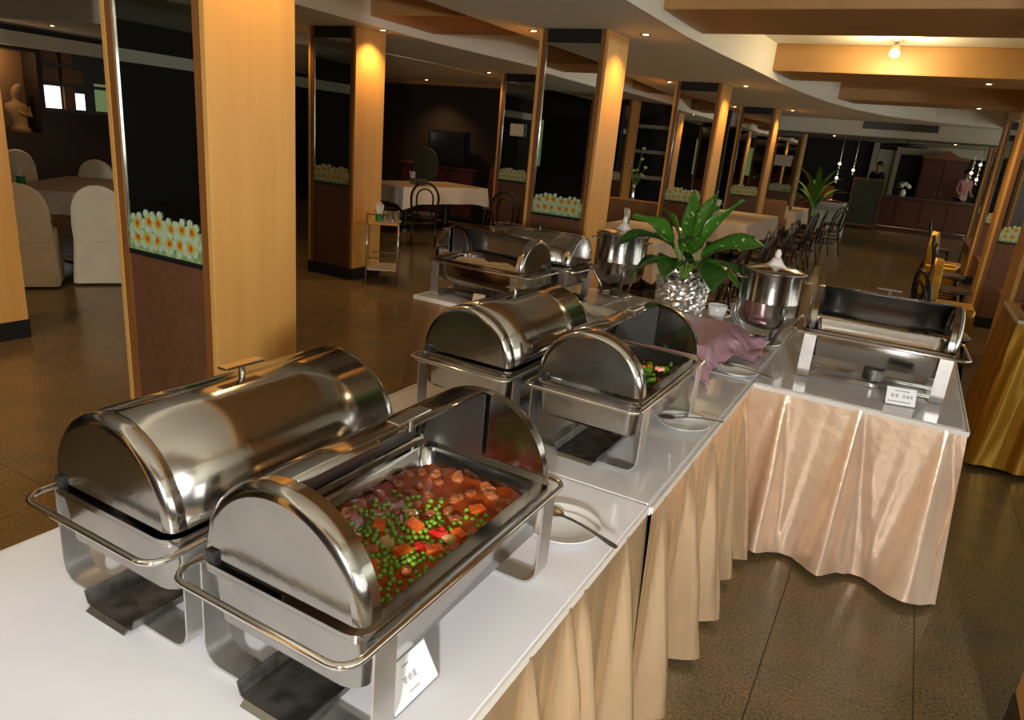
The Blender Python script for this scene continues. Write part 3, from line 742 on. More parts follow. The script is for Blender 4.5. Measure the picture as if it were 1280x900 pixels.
def napkin(label, x, y, z, seed):
    r = random.Random(seed); n = thing('napkin', label, 'napkin', (x, y, z), r.uniform(-.4,.4), 'white napkins tied on kettle lids')
    def fn(u, v):
        a = 2*PI*u; rad = .022+v*.075*(1+.22*math.sin(4*a+seed)+.10*math.sin(9*a))
        return (rad*math.cos(a), rad*.72*math.sin(a), .055-.052*min(1, v*1.5)**.7+.006*math.sin(5*a+seed)*v)
    MB().grid(fn, 36, 8).build('spread_cloth', PAPER, n, smooth=True, solid=.002)
    MB().ball((0,0,.077), .018, 12, 8, (.9,.8,1.45)).build('twisted_knot', PAPER, n, smooth=True)
    MB().lathe([(.017,.048),(.021,.054),(.016,.062)], 12).build('tie', pbr('pale_pink_tie_%d' % seed, (.70,.55,.52), .7), n, smooth=True)
zt = kettle('dim steel soup kettle beside the mirrored column', -1.535, 4.235, .2, .160, .28)
napkin('white napkin tied over the knob of the dim kettle', -1.535, 4.235, TH+zt+.020, 1)
zt = kettle('steel soup kettle beside the empty open dish', -.535, 3.775, .4, .152, .265)
napkin('white napkin tied over the knob of the kettle near the open dish', -.535, 3.775, TH+zt+.020, 3)
# ladle rest, small base plates
o = MB().lathe([(.085,0),(.085,.004),(.08,.006),(.002,.006)], 28).build('trivet', pbr('amber_trivet', (.30,.14,.03), .4), None, auto=40); o.location = (-.545, 3.578, TH); tag(o, 'amber round trivet in front of the right kettle', 'trivet')

# ---- riser box under the lilac cloth
o = obox('riser_box', (-.985, -.665, 3.06, 3.62, TH, TH+.098), WOODM); tag(o, 'wooden riser box hidden under the lilac satin cloth', 'box')
def clothf(u, v):
    # u across x, v along y : draped over the riser, pooling on the table in front and to the right
    y = 2.79 + v*.87
    k = min(1, max(0, (y-3.12)/.22)); k = k*k*(3-2*k)
    xm = -.607 + .045*math.exp(-((y-2.83)/.10)**2) + .130*k
    x = -1.02 + (u**.8)*(xm+1.02)
    bx = max(0, x-(-.655), (-.995)-x); by = max(0, 3.045-y, y-3.63)
    drop = min(1, max(bx/(.85*(xm+.655)), by/.16))**.8
    z = TH+.101 - drop*.094
    f = .020*math.sin(x*26+y*9+1.2*math.sin(y*11)) + .014*math.sin(x*9-y*31) + .006*math.sin(x*61+y*40)
    z = max(TH+.006, z + drop*(abs(f)*1.1))
    return (x+.012*drop*math.sin(y*19), y+.012*drop*math.sin(x*25), z)
o = MB().grid(clothf, 60, 80).build('satin_cloth', PINK, None, smooth=True, solid=.002)
tag(o, 'shiny lilac satin cloth draped over a riser by the vegetable dish', 'cloth')

# ---- foil wrapped vase and plant
VX, VY = -1.05, 4.00
vs = thing('vase', 'flower pot wrapped in crinkled silver foil at the table corner', 'vase', (VX, VY, TH))
r4 = random.Random(9); NF, NR = 60, 24; jit = [[r4.uniform(-1,1) for i in range(NF)] for j in range(NR)]
rings = []
for j in range(NR):
    t = j/(NR-1); rad = .118+.045*t+.010*math.sin(t*5)
    rings.append([((rad+.008*jit[j][i])*math.cos(2*PI*i/NF), (rad+.008*jit[j][i])*math.sin(2*PI*i/NF), .004+.235*t+.006*jit[j][(i*7) % NF]*(t > .02)+(.016*jit[j][i] if j == NR-1 else 0)) for i in range(NF)])
MB().loft(rings, True, False).build('foil_wrap', FOIL, vs)
MB().lathe([(.10,.19),(.128,.20)], 24, cap1=True).build('soil', TERRA, vs)
pl = thing('potted_plant', 'broad leaved plant with white speckled green leaves in the foil pot', 'plant', (VX, VY, TH+.20))
def leaf(az, el, L, W, droop, mat, h0, twist=0.0, lean=.06):
    """petiole from the crown and a broad pointed blade that bends down by droop"""
    ca, sa = math.cos(az), math.sin(az)
    def dirp(s):                                            # position along the leaf spine
        e = el - droop*s
        return e
    pts = []; p = Vector((0.01*ca, .01*sa, 0)); N = 16; ps = [p.copy()]
    pet = h0
    for i in range(5):
        e = math.radians(82)-(math.radians(82)-el)*(i/5)*.8
        p = p + Vector((ca*math.cos(e), sa*math.cos(e), math.sin(e)))*pet/5; ps.append(p.copy())
    MB().tube(ps, [.009-.001*i for i in range(6)], 6).build('stem', STEM, pl, smooth=True)
    side = Vector((-sa, ca, 0)); rows = []
    for i in range(N+1):
        s = i/N; e = el - droop*s
        if i: p = p + Vector((ca*math.cos(e), sa*math.cos(e), math.sin(e)))*L/N
        up = Vector((-ca*math.sin(e), -sa*math.sin(e), math.cos(e)))
        sd = (side*math.cos(twist)+up*math.sin(twist)); u2 = up*math.cos(twist)-side*math.sin(twist)
        wd = W*(math.sin(PI*min(1, s**.72))**.85)+.0015 if s < 1 else .001
        rows.append([tuple(p+sd*wd*q+u2*(abs(q)*wd*.38+.012*math.sin(s*9+q*2)*abs(q))) for q in (-1,-.66,-.33,0,.33,.66,1)])
    MB().loft(rows, False, False, closed=False).build('leaf', mat, pl, smooth=True, solid=.0012)
D_ = math.radians
for az, el, L, W, dr, mt, h0, tw in (
    (D_(5), D_(34), .36, .105, D_(30), LEAF, .17, .35), (D_(30), D_(62), .36, .085, D_(12), LEAF, .20, -.55), (D_(110), D_(66), .36, .065, D_(15), LEAF, .20, .4),
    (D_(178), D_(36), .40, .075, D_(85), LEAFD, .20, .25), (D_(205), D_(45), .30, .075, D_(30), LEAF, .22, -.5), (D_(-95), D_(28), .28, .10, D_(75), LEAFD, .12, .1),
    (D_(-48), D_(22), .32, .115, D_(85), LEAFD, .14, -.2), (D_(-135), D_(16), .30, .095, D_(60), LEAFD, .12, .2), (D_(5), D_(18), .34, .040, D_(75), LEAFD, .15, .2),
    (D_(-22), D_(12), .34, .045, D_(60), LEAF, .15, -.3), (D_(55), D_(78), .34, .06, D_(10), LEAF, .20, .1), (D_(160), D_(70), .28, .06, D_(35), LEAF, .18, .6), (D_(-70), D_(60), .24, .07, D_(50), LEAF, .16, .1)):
    leaf(az, el, L, W, dr, mt, h0, tw)
# white cup stack beside the vase
cp = thing('cup', 'white china cup standing beside the foil pot', 'cup', (-.845, 4.06, TH))
MB().lathe([(.034,.0),(.038,.003),(.050,.055),(.056,.095),(.052,.095),(.046,.055),(.034,.006)], 28).build('body', CHINA, cp, smooth=True)
MB().tube([(.052,0,.08),(.078,0,.07),(.080,0,.045),(.048,0,.03)], .005, 8).build('handle', CHINA, cp, smooth=True)
cp = thing('cup', 'white china cup farther behind the cup beside the foil pot', 'cup', (-.74, 4.17, TH), .6)
MB().lathe([(.034,.0),(.038,.003),(.050,.055),(.056,.095),(.052,.095),(.046,.055),(.034,.006)], 28).build('body', CHINA, cp, smooth=True)

# ================================================================ DINING FURNITURE
def drape_cloth(name, label, cx, cy, hx, hy, rz, z, drop, mat, seed, over=None, cat='tablecloth', group='tablecloths'):
    """cloth lying on a rectangular table, folds at the hanging sides and points at the corners"""
    t = thing(name, label, cat, (cx, cy, z), rz, group)
    rr = random.Random(seed)
    per = []
    n = 24
    for (ax, ay, bx, by, nx, ny) in ((-hx,-hy,hx,-hy,0,-1),(hx,-hy,hx,hy,1,0),(hx,hy,-hx,hy,0,1),(-hx,hy,-hx,-hy,-1,0)):
        for i in range(n):
            u = i/n; c = 1-min(u, 1-u)*2                     # 1 at the corners
            per.append((ax+(bx-ax)*u, ay+(by-ay)*u, nx, ny, c**6, u))
    rings = []; N = len(per)
    for j in range(9):
        q = j/8; ring = []
        for k, (x, y, nx, ny, c, u) in enumerate(per):
            if u == 0:                                       # corner: diagonal normal
                pnx, pny = per[k-1][2], per[k-1][3]; nx, ny = (nx+pnx)*.75, (ny+pny)*.75
            off = .006 + q*(.022+.022*math.sin(k*.9+seed)+.030*c)
            ring.append((x+nx*off, y+ny*off, -(drop*(1+.32*c))*q))
        rings.append(ring)
    m = MB(); m.add([(per[k][0], per[k][1], .003) for k in range(N)], [tuple(range(N))])
    m.loft([[(p[0], p[1], .003) for p in per]] + rings, False, False)
    m.build('cloth_sheet', mat, t, smooth=False)
    if over:
        obox('overlay', (-hx+.005, hx-.005, -hy+.005, hy-.005, .0035, .006), over, t)
    return t
def dining_table(label, cx, cy, hx, hy, rz, z=.745):
    t = thing('dining_table', label, 'table', (cx, cy, 0), rz, 'cloth covered dining tables')
    obox('tabletop', (-hx, hx, -hy, hy, z-.03, z), WOODM, t)
    for sy in (-1, 1): MB().lathe([(.24,0),(.24,.02),(.05,.05),(.04,.30),(.04,z-.06),(.12,z-.03)], 16).build('pedestal', BLKWOOD, t, auto=40).location = (0, sy*hy*.5, 0)
    return t
def holder(label, x, y, z, cat='utensil holder'):
    h = thing('chopstick_holder', label, cat, (x, y, z), group='green cups of wrapped chopsticks')
    MB().lathe([(.034,0),(.038,.002),(.042,.085),(.038,.085),(.034,.006)], 18).build('cup', GREENP, h, auto=40)
    r = random.Random(int(abs(x)*77)); m = MB()
    for i in range(16):
        a = r.uniform(0, 6.28); q = r.uniform(.004, .026); tl = r.uniform(.5, 1.5)
        x0, y0 = q*math.cos(a), q*math.sin(a); x1, y1 = x0*(1+tl), y0*(1+tl); zz = r.uniform(.17, .205)
        m.loft([[(x0-.004,y0,.01),(x0+.004,y0,.01),(x0+.004,y0+.004,.01),(x0-.004,y0+.004,.01)],[(x1-.005,y1,zz),(x1+.005,y1,zz),(x1+.005,y1+.004,zz),(x1-.005,y1+.004,zz)]])
    tag(m.build('paper_wrapped_sticks', PAPER, h), kind='stuff')
def tumbler_mesh():
    return MB().lathe([(.024,0),(.026,.002),(.032,.10),(.030,.10),(.024,.006)], 14).mesh('drinking_glass', GLASSM, True)
tum = tumbler_mesh()
def tumblers(label, pts, z, group):
    for x, y in pts:
        o = link(bpy.data.objects.new('drinking_glass', tum)); o.location = (x, y, z); tag(o, label, 'glass', group)

# ---- covered banquet chairs (cream)
def covered_chair(label, x, y, rz, sc=1.0, mat=CREAM):
    c = thing('covered_chair', label, 'chair', (x, y, 0), rz, 'cream covered banquet chairs'); c.scale = (.95, .9, 1)
    # back : local -y is the outside of the back (towards viewer), seat extends to +y
    out = [(-.225,.40)] + [(-.235,.55),(-.225,.72)] + [(-.215+.215*(1-math.cos(a)), .72+.20*math.sin(a)) for a in [PI/2*i/6 for i in range(1,7)]]
    out = out + [(-x0, z0) for x0, z0 in reversed(out[:-1])]
    f = [(x0, -.03-.05*max(0,(z0-.45)), z0) for x0, z0 in out]; b = [(x0*.93, .05-.05*max(0,(z0-.45)), z0-.012) for x0, z0 in out]
    m = MB(); m.loft([[(p[0]*.85, p[1]-.012, p[2]-.0) for p in f], f, b], True, True); m.build('back_cover', mat, c, smooth=False, bevel=.012)
    N = 40; rings = []
    base = rrect(-.225, .225, -.035, .42, .04, 9); N = len(base)
    for j in range(9):
        q = j/8; k = 1+.12*q
        rings.append([(px*k*(1+.03*q*math.sin(i*1.1)), (py-.19)*k*(1+.03*q*math.sin(i*1.1))+.19, .475-.455*q) for i, (px, py) in enumerate(base)])
    m = MB(); m.loft(rings, True, False); m.build('seat_skirt', mat, c, smooth=True)
    obox('seat_pad', (-.22,.22,.05,.41,.4755,.495), mat, c, bevel=.01)
    return c
def face(x, y, tx, ty):            # rotation so that local +y looks from (x,y) to (tx,ty)
    return math.atan2(ty-y, tx-x) - PI/2
LT = (-7.85, 4.72)
covered_chair('cream covered chair, full back to the aisle, beside the wooden column', -6.69, 3.32, face(-6.69,3.32,-8.0,4.25))
covered_chair('cream covered chair, full back to the aisle, beside the mirrored column', -6.47, 3.87, face(-6.47,3.87,-7.9,4.85))
covered_chair('cream covered chair mostly hidden behind the mirrored column', -7.05, 5.55, face(-7.05,5.55,*LT))
covered_chair('cream covered chair beyond the dining table, beside the tissue cup', -10.7, 5.35, face(-10.7,5.35,*LT))
covered_chair('cream covered chair beyond the dining table, low back showing', -9.25, 5.55, face(-9.25,5.55,*LT))
covered_chair('dim covered chair far behind, by the gold partition frame', -9.9, 7.1, face(-9.9,7.1,-9.9,5))
dining_table('dining table surrounded by cream covered chairs', LT[0], LT[1], .62, .80, math.radians(38))
drape_cloth('tablecloth', 'tan topped cloth on the table with cream chairs', LT[0], LT[1], .64, .82, math.radians(38), .748, .22, WHITECL, 1, over=TANCL)
holder('green cup with white tissue on the table with cream chairs', -8.02, 4.02, .755)

# ---- trolley
tr = thing('trolley', 'small chrome trolley with two shelves beside the wooden column', 'trolley', (-4.985, 6.12, 0), math.radians(38))
a_, b_ = .165, .21
for sx in (-1, 1):
    for sy in (-1, 1): MB().tube([(sx*a_, sy*b_, 0), (sx*a_, sy*b_, .77)], .011, 8).build('post', CHROME, tr, smooth=True)
for z in (.17, .66): obox('shelf', (-a_, a_, -b_, b_, z-.012, z), CREAMW if z < .5 else TANSEAT, tr, bevel=.002)
for z in (.29, .755):
    for sy in (-1, 1): MB().tube([(-a_, sy*b_, z), (a_, sy*b_, z)], .006, 6).build('rail', CHROME, tr)
    MB().tube([(a_, -b_, z), (a_, b_, z)], .006, 6).build('rail', CHROME, tr)
holder('green cup of chopsticks standing on the chrome trolley', -5.03, 6.10, .66)
o = MB().lathe([(.02,0),(.10,.0),(.12,.018),(.115,.018),(.095,.005)], 24).build('serving_tray', CREAMW, None, auto=40); o.location = (-4.93, 6.17, .66); tag(o, 'cream tray of glasses on the chrome trolley', 'tray')
tumblers('upturned drinking glass on the trolley tray', [(-4.90,6.12),(-4.97,6.20),(-4.89,6.21),(-4.96,6.12)], .666, 'glasses on the trolley')

# ---- corner table with white cloth
ux, uy = -1.03/1.06, .26/1.06; ang = math.atan2(uy, ux)-PI
cx, cy = -6.73 + .5*ux*1.1 + .5*(-.24)*1.9, 9.31 + .5*uy*1.1 + .5*.97*1.9
dining_table('square dining table beyond the chrome trolley', cx, cy, .53, .93, ang)
drape_cloth('tablecloth', 'white cloth with a hanging corner on the table beyond the trolley', cx, cy, .55, .95, ang, .748, .27, WHITECL, 4, over=TANCL)
holder('white topped chopstick cup on the corner table beyond the trolley', cx-.25, cy-.1, .755)
tumblers('drinking glass on the corner table beyond the trolley', [(cx-.08+.09*i, cy-.35-.02*i) for i in range(4)] + [(cx-.04+.09*i, cy-.26) for i in range(3)], .755, 'glasses on the corner table')

# ---- bentwood hoop back chairs
def make_hoop(seatmat, name='bentwood_chair'):
    c = thing(name, None, 'chair')
    MB().lathe([(.02,.435),(.195,.437),(.21,.445),(.21,.462),(.195,.470),(.02,.474)], 24).build('seat', seatmat, c, auto=45)
    MB().tube([(.212*math.cos(2*PI*i/24), .212*math.sin(2*PI*i/24), .440) for i in range(24)], .012, 8, closed=True).build('seat_rim', BLKWOOD, c, smooth=True)
    for sx, sy in ((-1,1),(1,1)):
        MB().tube([(sx*.15,sy*.13,.44),(sx*.17,sy*.16,.22),(sx*.19,sy*.19,0)], [.017,.015,.012], 8).build('leg', BLKWOOD, c, smooth=True)
    for sx in (-1, 1): MB().tube([(sx*.165,-.15,.44),(sx*.17,-.19,.2),(sx*.175,-.24,0)], [.017,.015,.012], 8).build('leg', BLKWOOD, c, smooth=True)
    MB().tube([(.15*math.cos(2*PI*i/20), .15*math.sin(2*PI*i/20), .20) for i in range(20)], .009, 6, closed=True).build('leg_ring', BLKWOOD, c, smooth=True)
    def hoop(w, h, r):
        p = [(-w*.86,-.16,.44),(-w*.97,-.18,.58)] + [(-w*math.cos(a), -.20-.045*math.sin(a), .70+(h-.70)*math.sin(a)) for a in [PI*i/12 for i in range(13)]] + [(w*.97,-.18,.58),(w*.86,-.16,.44)]
        return MB().tube(p, r, 8)
    hoop(.20, .93, .018).build('back_hoop', BLKWOOD, c, smooth=True); hoop(.12, .84, .013).build('inner_hoop', BLKWOOD, c, smooth=True)
    return c
hc = make_hoop(BROWNSEAT); used = [False]
def hoop_chair(label, x, y, rz, group='black bentwood chairs'):
    c = copy_tree(hc) if used[0] else hc; used[0] = True
    c.location = (x, y, 0); c.rotation_euler = (0, 0, rz); tag(c, label, 'chair', group); return c
ring_ = ['first', 'second', 'third', 'fourth', 'fifth', 'sixth', 'seventh', 'eighth']
for k, y in enumerate((7.3, 8.05, 8.85, 9.65, 10.5, 11.5, 12.6, 13.7)):
    hoop_chair('black bentwood chair, %s of the aisle row counted from the buffet' % ring_[k], -1.55+.03*(k % 2), y, PI/2+(.12 if k % 2 else -.05))
hoop_chair('black bentwood chair turned beside the palm pot', -1.38, 15.6, PI/2-.5)
hoop_chair('black bentwood chair beside the white skirted table', -1.50, 17.6, PI/2)
hoop_chair('black bentwood chair between the trolley and the corner table', -6.35, 8.75, face(-6.35,8.75,cx,cy))
hoop_chair('black bentwood chair at the right end of the corner table', -6.30, 10.75, face(-6.30,10.75,cx,cy))
hoop_chair('black bentwood chair in front of the red brown floor vase', -6.42, 11.62, face(-6.42,11.62,cx,cy))
hoop_chair('black bentwood chair behind the rice dish by the far mirrored column', -5.05, 9.0, face(-5.05,9.0,-5.6,11))
hoop_chair('black bentwood chair behind the farthest booth', -2.15, 17.66, PI)
tanchair = hoop_chair('black bentwood chair with tan seat behind the empty open dish', .42, 6.62, -PI/2+.3)
for ch in tanchair.children:
    if ch.name.startswith('seat') and 'rim' not in ch.name:
        ch.data = ch.data.copy(); ch.data.materials[0] = TANSEAT
for y, l in ((9.4,'beside the farther gold draped chair'),(10.8,'under the mirrored columns beyond the gold chairs'),(14.6,'far along the mirrored columns')):
    hoop_chair('black bentwood chair '+l, .58, y, -PI/2)
# gold draped chairs
def gold_chair(label, x, y, rz):
    c = covered_chair(label, x, y, rz, mat=GOLD_CL); c.name = 'draped_chair'; c['group'] = 'gold draped chairs'
    return c
gold_chair('gold draped chair standing sideways behind the empty open dish', .36, 8.0, -PI/2)
gold_chair('gold draped chair farther along the aisle before the dark counter', .40, 12.0, -PI/2-.2)

# ---- aisle tables, booths
for n, (l1, l2, x0, x1, y0, y1, s) in enumerate((
    ('aisle dining table behind the foil pot plant', 'beige cloth hanging behind the foil pot plant', -3.30, -2.20, 7.0, 9.1, 5),
    ('aisle dining table before the booth', 'beige cloth on the aisle table before the booth', -3.1, -2.03, 10.7, 13.4, 6),
    ('far aisle dining table near the palm', 'beige cloth on the far aisle table near the palm', -3.0, -2.0, 15.2, 17.2, 7))):
    dining_table(l1, (x0+x1)/2, (y0+y1)/2, (x1-x0)/2-.02, (y1-y0)/2-.02, 0)
    drape_cloth('tablecloth', l2, (x0+x1)/2, (y0+y1)/2, (x1-x0)/2, (y1-y0)/2, 0, .748, .30, pbr('beige_cloth_%d' % n, (.50,.40,.30), .75), s)
holder('green cup of white chopsticks on the table beside the mirrored column', -3.05, 8.45, .752)
holder('green cup of chopsticks on the table before the booth', -3.0, 12.9, .752)
tumblers('drinking glass on the far aisle table near the palm', [(-2.25,15.35),(-2.15,15.5),(-2.3,15.6)], .752, 'glasses on the far aisle table')
def booth(label, x0, x1, y, back=.96):
    b = thing('booth_bench', label, 'bench', ((x0+x1)/2, y, 0), group='brown booth benches'); hx = (x1-x0)/2
    obox('base', (-hx, hx, -.25, .25, 0, .40), WOODD, b); obox('seat', (-hx, hx, -.27, .20, .401, .48), BROWNSEAT, b, bevel=.02)
    obox('backrest', (-hx, hx, .201, .29, .30, back), pbr('tan_brown_back', (.20,.095,.03), .55), b, bevel=.02)
booth('brown booth bench left of the mirrored column behind the first aisle table', -4.0, -3.17, 9.80)
booth('brown booth bench at the end of the second aisle table', -3.05, -2.15, 14.70)
booth('brown booth bench by the far aisle table', -3.25, -2.4, 18.75)
# white skirted table with red runner
st = thing('skirted_table', 'white skirted table with a red runner beside the palm', 'table', (-1.80, 19.5, 0))
obox('tabletop', (-.37,.37,-.45,.45,.83,.86), WHITECL, st); obox('runner', (-.37,.30,-.44,.44,.8605,.868), REDC, st)
rings = []
base = rrect(-.372,.372,-.452,.452,.05,10)
for j in range(8):
    q = j/7; rings.append([(px*(1+.06*q+.02*q*math.sin(i*1.4)), py*(1+.05*q+.02*q*math.sin(i*1.4)), .855-.835*q) for i, (px, py) in enumerate(base)])
MB().loft(rings, False, False).build('skirt', pbr('pale_green_white_cloth', (.62,.64,.50), .7), st, smooth=True)
rings = []
for j in range(5):
    q = j/4; rings.append([(px*(1.03+.05*q+.03*q*math.sin(i*2.2)), py*(1.03+.04*q+.03*q*math.sin(i*2.2)), .858-.20*q+.03*math.sin(i*.8)*q) for i, (px, py) in enumerate(base)])
MB().loft(rings, False, False).build('swag', WHITECL, st, smooth=True)
for n, (px, py) in enumerate(((-.2,-.2),(0,.1),(.12,-.1))):
    o = MB().lathe([(.03,0),(.09,.004),(.11,.03),(.10,.03),(.03,.008)], 18).build('serving_bowl', [REDC, CHINA, REDC][n], None, auto=40); o.location = (-1.80+px, 19.5+py, .868)
    tag(o, ['red serving bowl at the left of the red runner', 'white serving bowl in the middle of the red runner', 'red serving bowl at the right of the red runner'][n], 'bowl')
# palm
pp = thing('potted_palm', 'tall leafy palm in a brown pot between the aisle chairs and white table', 'plant', (-1.78, 15.95, 0))
MB().lathe([(.12,0),(.14,.01),(.18,.34),(.19,.36),(.17,.36),(.16,.33)], 20).build('pot', TERRA, pp, auto=40)
MB().tube([(0,0,.30),(.01,0,.7),(0,.01,1.0)], [.03,.025,.02], 8).build('trunk', STEM, pp, smooth=True)
r5 = random.Random(4)
for k in range(13):
    az = k*2.4; el = r5.uniform(.75, 1.35); L = r5.uniform(.75, 1.05); p = Vector((0,0,r5.uniform(.75,1.0))); rows = []; ca, sa = math.cos(az), math.sin(az)
    for i in range(11):
        s = i/10; e = el - 1.1*s*s
        if i: p = p + Vector((ca*math.cos(e), sa*math.cos(e), math.sin(e)))*L/10
        wd = .055*math.sin(PI*min(1, .12+.88*s))+.002; sd = Vector((-sa, ca, 0))
        rows.append([tuple(p-sd*wd+Vector((0,0,.012))), tuple(p), tuple(p+sd*wd+Vector((0,0,.012)))])
    MB().loft(rows, False, False, closed=False).build('frond', PALM, pp, smooth=True)

# ---- low brown ledges between the right hand columns
for y0, y1, l in ((6.6, 9.4, 'brown ledge between the near right hand columns'), (10.5, 13.4, 'brown ledge between the next pair of mirrored columns'), (14.5, 17.4, 'brown ledge between the farthest mirrored columns')):
    b = thing('wood_ledge', l, 'ledge', (1.35, (y0+y1)/2, 0), group='wood ledges between right hand columns'); h = (y1-y0)/2
    obox('top', (-.33, .33, -h, h, .50, .54), WOODD, b, bevel=.006); obox('body', (-.25, .30, -h+.02, h-.02, 0, .499), pbr('pale_panel_'+str(int(y0)), (.30,.24,.15), .6), b)
# red cloth bundle on the gold table
o = MB().ball((0,0,.06), .09, 14, 10, (1.3,1,.66)).build('red_gourd', REDC, None, smooth=True); o.location = (.80, 5.05, .92); tag(o, 'rounded red ornament on the gold skirted table', 'ornament')

# ---- statue in the niche
st = thing('statue', 'small pale stone statue with turned head standing in the lit niche', 'statue', (-12.19, 6.20, 1.081))
m = MB()
prof = [(.13,0),(.13,.06),(.10,.08),(.115,.16),(.12,.26),(.14,.34),(.13,.40),(.06,.44),(.05,.47),(.075,.52),(.085,.58),(.075,.65),(.035,.69),(.004,.70)]
m.lathe(prof, 20); m.v = [(x*(.75 if z > .1 else 1)+.03*math.sin(z*9), y*(1.15 if .2 < z < .42 else 1)-.04*math.sin(z*6), z) for x, y, z in m.v]
m.build('figure', STONE, st, smooth=True)
MB().tube([(-.02,.14,.36),(.06,.12,.24),(.11,.0,.26),(.10,-.06,.30)], [.04,.035,.03,.03], 10).build('arm', STONE, st, smooth=True)
MB().lathe([(.15,-.0),(.15,.03)], 20).build('base', WOODM, st)
l = bpy.data.lights.new('niche_lamp', 'POINT'); l.energy = 7; l.color = (1,.62,.3); l.shadow_soft_size = .04
o = link(bpy.data.objects.new('niche_lamp', l)); o.location = (-12.12, 5.85, 2.15)
tumblers('glass votive on the ledge beside the stone statue', [(-12.1,5.92),(-12.15,5.82)], 1.081, 'votive glasses in the niche')

# ---- cabinet, television and lamp by the left rear wall
tvs = thing('cabinet', 'dark wooden cabinet under the television against the rear wall', 'cabinet', (-8.3, 12.0, 0))
obox('body', (-.9,.9,-.25,.25,.05,.98), WALL, tvs); obox('top', (-.93,.93,-.27,.27,.981,1.02), REDW, tvs)
for s in (-1, 0, 1):
    dd = obox('door', (s*.58-.27, s*.58+.27, -.268, -.251, .10, .94), REDW, tvs); obox('knob', (s*.58+.19, s*.58+.22, -.285, -.269, .5, .53), CHROME, dd)
tv = thing('television', 'old box television standing on the dark cabinet', 'television', (-8.1, 11.95, 1.021))
MB().loft([[(-.42,-.20,.03),(.42,-.20,.03),(.42,-.20,.66),(-.42,-.20,.66)],[(-.42,.0,.03),(.42,.0,.03),(.42,.0,.66),(-.42,.0,.66)],[(-.24,.24,.1),(.24,.24,.1),(.24,.24,.5),(-.24,.24,.5)]]).build('case', BLACKP, tv)
obox('screen', (-.36,.36,-.206,-.201,.10,.61), pbr('dark_screen', (.02,.022,.022), .12), tv); obox('stand', (-.3,.3,-.15,.15,0,.03), BLACKP, tv)
rc = thing('round_back_chair', 'ornate round backed armchair beyond the corner table', 'chair', (-8.35, 11.25, 0), PI)
MB().lathe([(.27,-.03),(.30,-.02),(.30,.02),(.27,.03)], 28).xf(Matrix.Translation((0,-.22,1.0)) @ Matrix.Rotation(PI/2, 4, 'X') @ Matrix.Diagonal((1,1.15,1,1))).build('backrest', pbr('olive_fabric', (.07,.06,.025), .6), rc, auto=40)
obox('seat', (-.28,.28,-.22,.30,.42,.50), BROWNSEAT, rc, bevel=.02)
for sx in (-1,1):
    for sy in (-.2,.26): obox('leg', (sx*.24-.02, sx*.24+.02, sy-.02, sy+.02, 0, .42), REDW, rc)
o = thing('vase', 'red brown floor vase beside the dark cabinet', 'vase', (-6.9, 11.9, 0))
MB().lathe([(.12,0),(.13,.02),(.20,.35),(.24,.75),(.22,1.05),(.12,1.25),(.10,1.32),(.14,1.38)], 24).build('body', pbr('red_glaze', (.16,.035,.012), .35), o, smooth=True)
# shelf unit behind the second aisle gap
sh = thing('shelf_unit', 'black shelf unit with white shelf boards seen between mirrored columns', 'shelf', (-4.75, 14.9, 0))
obox('back_panel', (-.8,.8,.20,.24,0,2.4), BLACKM, sh)
for z in (.55, 1.08, 1.60, 2.10): obox('shelf_board', (-.8,.8,-.1,.199,z,z+.07), pbr('shelf_white_%d' % int(z*100), (.30,.30,.28), .5), sh)
for x in (-.83, .80): obox('side', (x,x+.03,-.1,.24,0,2.4), BLACKM, sh)
cn = thing('console_table', 'pale pedestal console with a flower vase between the columns', 'table', (-4.25, 11.9, 0))
MB().lathe([(.16,0),(.16,.03),(.05,.08),(.045,.45),(.08,.62),(.10,.68)], 16).build('pedestal', CREAMW, cn, auto=40); obox('top', (-.26,.26,-.2,.2,.68,.74), CREAMW, cn, bevel=.01)
fv = thing('flower_vase', 'slim vase with cream blossoms on the pale console', 'vase', (-4.25, 11.9, .741))
MB().lathe([(.05,0),(.06,.01),(.035,.15),(.03,.30),(.04,.34)], 14).build('body', CHROME, fv, smooth=True)
r6 = random.Random(8)
for k in range(9):
    a = r6.uniform(0, 6.28); q = r6.uniform(.05, .22); z = r6.uniform(.45, .95)
    MB().tube([(0,0,.30),(q*.4*math.cos(a),q*.4*math.sin(a),z*.7),(q*math.cos(a),q*math.sin(a),z)], .004, 5).build('stem', STEM, fv)
    MB().ball((q*math.cos(a),q*math.sin(a),z), .035, 8, 5, (1,1,.7)).build('blossom', pbr('cream_blossom_%d' % k, (.62,.55,.30), .6), fv, smooth=True)
# small framed notices on the columns
def notice(label, x, y, z, w, h):
    n = thing('notice', label, 'sign', (x, y, z), group='framed notices on the columns'); obox('frame', (-w/2,w/2,-.010,0,-h/2,h/2), BLACKM, n); obox('paper', (-w/2+.012,w/2-.012,-.0115,-.0101,-h/2+.012,h/2-.012), CREAMW, n)
notice('framed cream notice on the column behind the corner table', -5.2-.30, 9.87-.004, 1.78, .26, .20)
notice('framed cream notice on the farthest visible mirrored column', -2.48-.36, 17.9-.004, 1.72, .40, .26)

